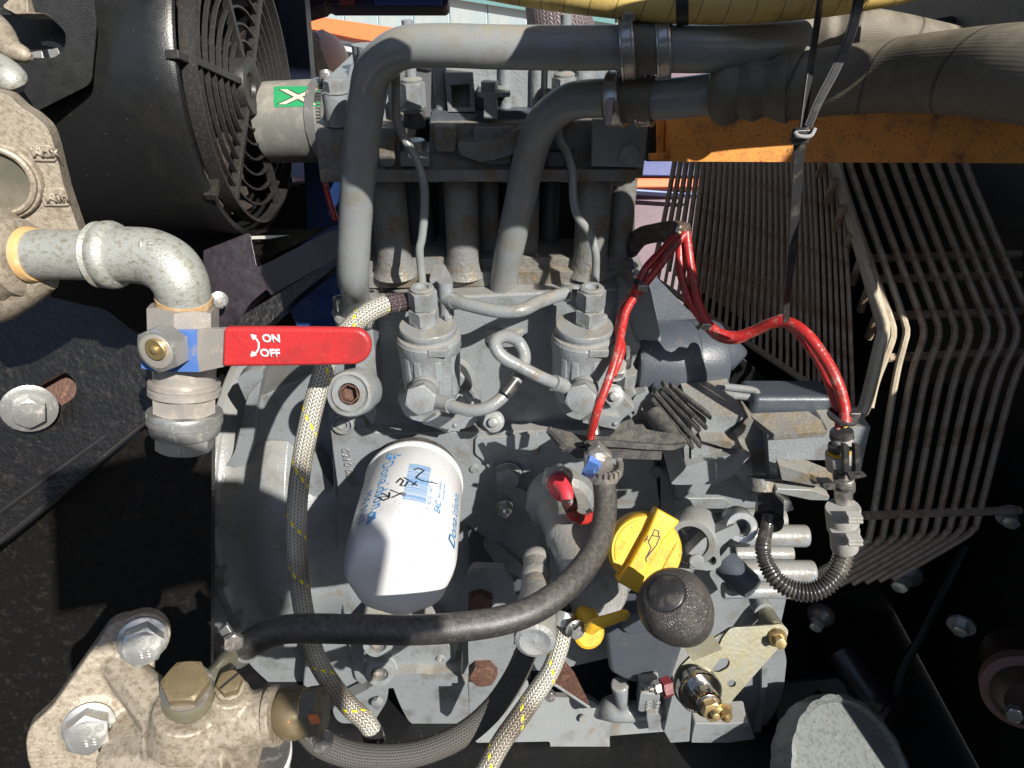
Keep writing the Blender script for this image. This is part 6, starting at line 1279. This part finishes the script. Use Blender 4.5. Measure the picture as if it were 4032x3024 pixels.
strokes('print_mark', [[(1082, 2962), (1098, 2960), (1088, 2972), (1096, 2985), (1080, 2990)]], .0006, lambda x, y: onc(x, y), INK, f2, V((.6, -.8, 0)), .0001) if False else None

# ================================================================= control lever with knob, lower right
lv = thing('control_lever', 'black grained knob lever on yellow passivated plate at the lower right of the engine', 'lever', P(2800, 2700, .60))
ln = V((.10, -.80, .60)).normalized(); lq = P(2870, 2620, .60)
slot = rpoly([(2800, 2640, 20), (2838, 2592, 26), (2862, 2590, 20), (2876, 2606, 16), (2868, 2628, 20), (2828, 2650, 16)], 18, 4)
slab('lever_plate', GOLDZ, lv, [(2877, 2472, 14), (3038, 2462, 20), (3082, 2456, 24), (3106, 2484, 20), (3098, 2512, 20), (3062, 2556, 10), (2892, 2748, 4), (2872, 2775, 6), (2840, 2790, 10), (2800, 2815, 30), (2720, 2808, 60), (2660, 2750, 60), (2652, 2690, 50), (2672, 2632, 40), (2728, 2578, 10), (2832, 2542, 10), (2846, 2510, 10)], lq, ln, .0035, holes=[slot, circ2(2881, 2692, 17, 20, 14)], bevel=.0008)
slab('plate_back', GOLDZ, lv, [(2846, 2495, 6), (2877, 2472, 6), (2740, 2560, 6), (2725, 2590, 6)], lq - ln * .004, ln, .003, bevel=.0006)
slab('handle_shank', GOLDZ, lv, [(2640, 2470, 4), (2770, 2450, 4), (2845, 2556, 4), (2728, 2604, 4)], P(2760, 2530, .585), V((.05, -.9, .42)), .004, bevel=.0008)
S_ = R_(146, .49); kb0 = P(2658, 2388, .49); kd = (-CF * .67 + CU * .61 - CR * .43).normalized()
km = MB().lathe(kb0, kd, [(0, -S_ * .9), (S_ * .5, -S_ * .82), (S_ * .85, -S_ * .5), (S_, 0), (S_ * .97, S_ * .3), (S_ * .86, S_ * .58), (S_ * .70, S_ * .78), (S_ * .56, S_ * .88), (S_ * .52, S_ * .86), (0, S_ * .85)], 64)
k2 = P(2716, 2455, .515); k3 = k2 - kb0
km.lathe(kb0, k3, [(0, -.005), (S_ * .95, -.003), (S_ * .99, 0), (S_ * .93, k3.length * .35), (S_ * .78, k3.length * .75), (S_ * .60, k3.length), (0, k3.length * 1.03)], 64)
obj('knob', km, LEATH, lv, remesh=.0011, smo=4)
obj('knob_cap', MB().lathe(kb0 + kd * S_ * .85, kd, [(0, 0), (S_ * .495, .0), (S_ * .495, S_ * .03), (S_ * .45, S_ * .07), (S_ * .25, S_ * .10), (0, S_ * .11)], 48), PLAST, lv)
obj('cap_groove', MB().lathe(kb0 + kd * S_ * .86, kd, [(S_ * .49, 0), (S_ * .53, 0), (S_ * .53, .0006), (S_ * .49, .0006)], 48), INKB, lv)
b0 = P(2752, 2716, .585); b1 = P(2806, 2802, .556); bd_ = (b1 - b0).normalized(); bl_ = (b1 - b0).length
CHR = mat('turned steel', (.55, .53, .51), .16, 1, .03, 300, dirt=((.3, .2, .12), .5, 60, .6))
obj('big_washer', MB().lathe(b0, bd_, [(0, -.006), (.0178, -.006), (.0182, 0), (.0182, .004), (.0172, .0055), (.0165, .0045), (.0105, .0045), (0, .0045)], 48), CHR, lv)
obj('bushing', MB().lathe(b0 + bd_ * .004, bd_, [(0, 0), (.0112, 0), (.0112, bl_ * .55), (.0100, bl_ * .62), (0, bl_ * .62)], 40), CHR, lv)
obj('spring_washers', MB().lathe(b0 + bd_ * (bl_ * .66), bd_, [(0, 0), (.0085, 0), (.0088, .0015), (.0082, .0022), (.0088, .003), (.0085, .0045), (0, .0045)], 32), STEEL, lv)
nb = bolt('brass_nut', BRASS, lv, b0 + bd_ * (bl_ * .66 + .0045), bd_, .0072, .0075, 0, stud=.0034)
nb2 = bolt('brass_nut', BRASS, lv, P(2852, 2790, .56), (P(2864, 2840, .555) - P(2852, 2790, .565)), .0042, .008, .0062, stud=.0024)
q = PP(3058, 2508, lq, ln); tdir = (P(3088, 2560, .578) - q).normalized()
obj('swivel_boss', MB().lathe(q, tdir, [(0, -.001), (.0075, -.001), (.008, .001), (.0068, .003), (.0072, .0045), (.0055, .0065), (0, .0065)], 32), BRASS, lv)
obj('swivel_tip', MB().hexp(q + tdir * .006, tdir, .0042, .010, .2), BRASS, lv, sharp=25)
rd = thing('link_rod', 'grey rod and yellow sleeve behind the upper edge of the lever plate', 'rod', P(3000, 2420, .64))
obj('sleeve', MB().lathe(P(3000, 2395, .65), P(3050, 2475, .62) - P(3000, 2395, .65), [(0, 0), (.0082, 0), (.0082, .032), (0, .032)], 28), GOLDZ, rd)
obj('sleeve_top', MB().lathe(P(2970, 2345, .66), P(3050, 2475, .62) - P(2970, 2345, .66), [(0, 0), (.006, 0), (.0088, .012), (.0090, .022), (0, .022)], 24), GREY, rd)
obj('rod', MB().tube(PT([(3000, 2390, .66), (2960, 2420, .66), (2905, 2485, .66)]), [.007, .0072, .006], 18, 4), GREY, rd)
# raised figures on the number pad
nn_ = FN; o0 = PY(2538, 2796, .4905)
text('0710', .0105, (lambda o0: lambda x, y: o0 + Z * x * .9 + X * -y)(PY(2562, 2796, .4915)), GREY, gv, 'raised_figures', .0012)
text('WHF', .0105, (lambda o0: lambda x, y: o0 + Z * x * .9 + X * -y)(PY(2594, 2798, .4915)), GREY, gv, 'raised_figures', .0012)
text('4', .007, planemap(P(2836, 2128, .598), (X * .8 + Z * .5).normalized(), (Z * .8 - X * .5).normalized()), GREY, arm, 'raised_figure', .001)
text('0210 0840', .012, (lambda o0: lambda x, y: o0 - Z * x + X * y)(PY(1345, 1765, .5588)), GREY, cc, 'raised_figures', .0012)
# ================================================================= unseen sheets added outside the view to block sun and sky light
def back(px, py, D, t): return P(px, py, D) - LDIR * t
q = [P(1900, -840, .30), P(2060, -850, .30), P(2160, -760, .30), P(2230, -640, .30), P(2760, -640, .30), P(2850, -830, .30), P(4450, -800, .30), P(4380, -270, .30), P(2420, -200, .30), P(2060, -290, .30), P(1880, -560, .30)]
o = obj('sun_blocker_top', MB().prism(q, CF * -.02), BLACK, bevel=.004); tag(o, 'black shape added above the view to block sun', 'beam')  # unseen shape added to shade the upper engine; notch lets sun through
sx_ = .62; e = EYE.z
w = [V((sx_, .26, e - .95)), V((sx_, 1.6, e - .95)), V((sx_, 1.6, e + .36)), V((sx_, .075, e + .34)), V((sx_, .055, e - .10)), V((sx_, .20, e - .30))]
h = [V((sx_, a, e + b)) for a, b in ((.428, -.035), (.430, -.10), (.462, -.15), (.456, -.182), (.42, -.208), (.37, -.19), (.322, -.185), (.314, -.155), (.348, -.138), (.376, -.10), (.388, -.04))]
o = obj('light_blocker_side', MB().prism(w, X * .012, [h]), PITCHB); tag(o, 'black slotted sheet added outside the right edge to block sun', 'panel')  # sheet added out of view to block sun; slot lets one strip through
q = [back(195, 1880, .68, 1.1), back(560, 1790, .68, 1.1), back(800, 1860, .70, 1.1), back(985, 1868, .72, 1.1), back(1290, 1990, .70, 1.1), back(1470, 2120, .60, 1.1), back(1500, 2400, .58, 1.1), back(1600, 2500, .466, .95), back(1300, 2800, .62, 1.1), back(1000, 2650, .70, 1.1), back(800, 2300, .70, 1.1), back(450, 2400, .68, 1.1), back(200, 2440, .68, 1.1)]
o = obj('viewer_shadow_blocker', MB().prism(q, LDIR * -.012), BLACK); tag(o, 'black door of the enclosure behind the camera', 'shadow screen')  # unseen sheet added to cast the shadow of someone at the camera

o = obj('sky_blocker_top', MB().box((0, 1.15, e + .62), X * 1.3, Y_ * .80, Z * .01), PITCHB); tag(o, 'black roof sheet over the engine bay', 'sky blocker')  # unseen sheet added to cut sky light from above
o = obj('light_blocker_side', MB().box((-.95, .75, e - .3), X * .006, Y_ * .60, Z * .90), PITCHB); tag(o, 'black sheet added outside the left edge to block sky light', 'panel')  # unseen sheet added to cut sky light from the left

o = obj('sky_blocker_rear', MB().box((1.0, -3.6, 1.45), X * 9, Y_ * .15, Z * 1.45), mat('dark sky-blocking wall', (.16, .13, .09), .9, 0, .3, 20)); tag(o, 'dark sky-blocking wall added behind the camera', 'wall')  # unseen wall added to cut low sky light from the rear
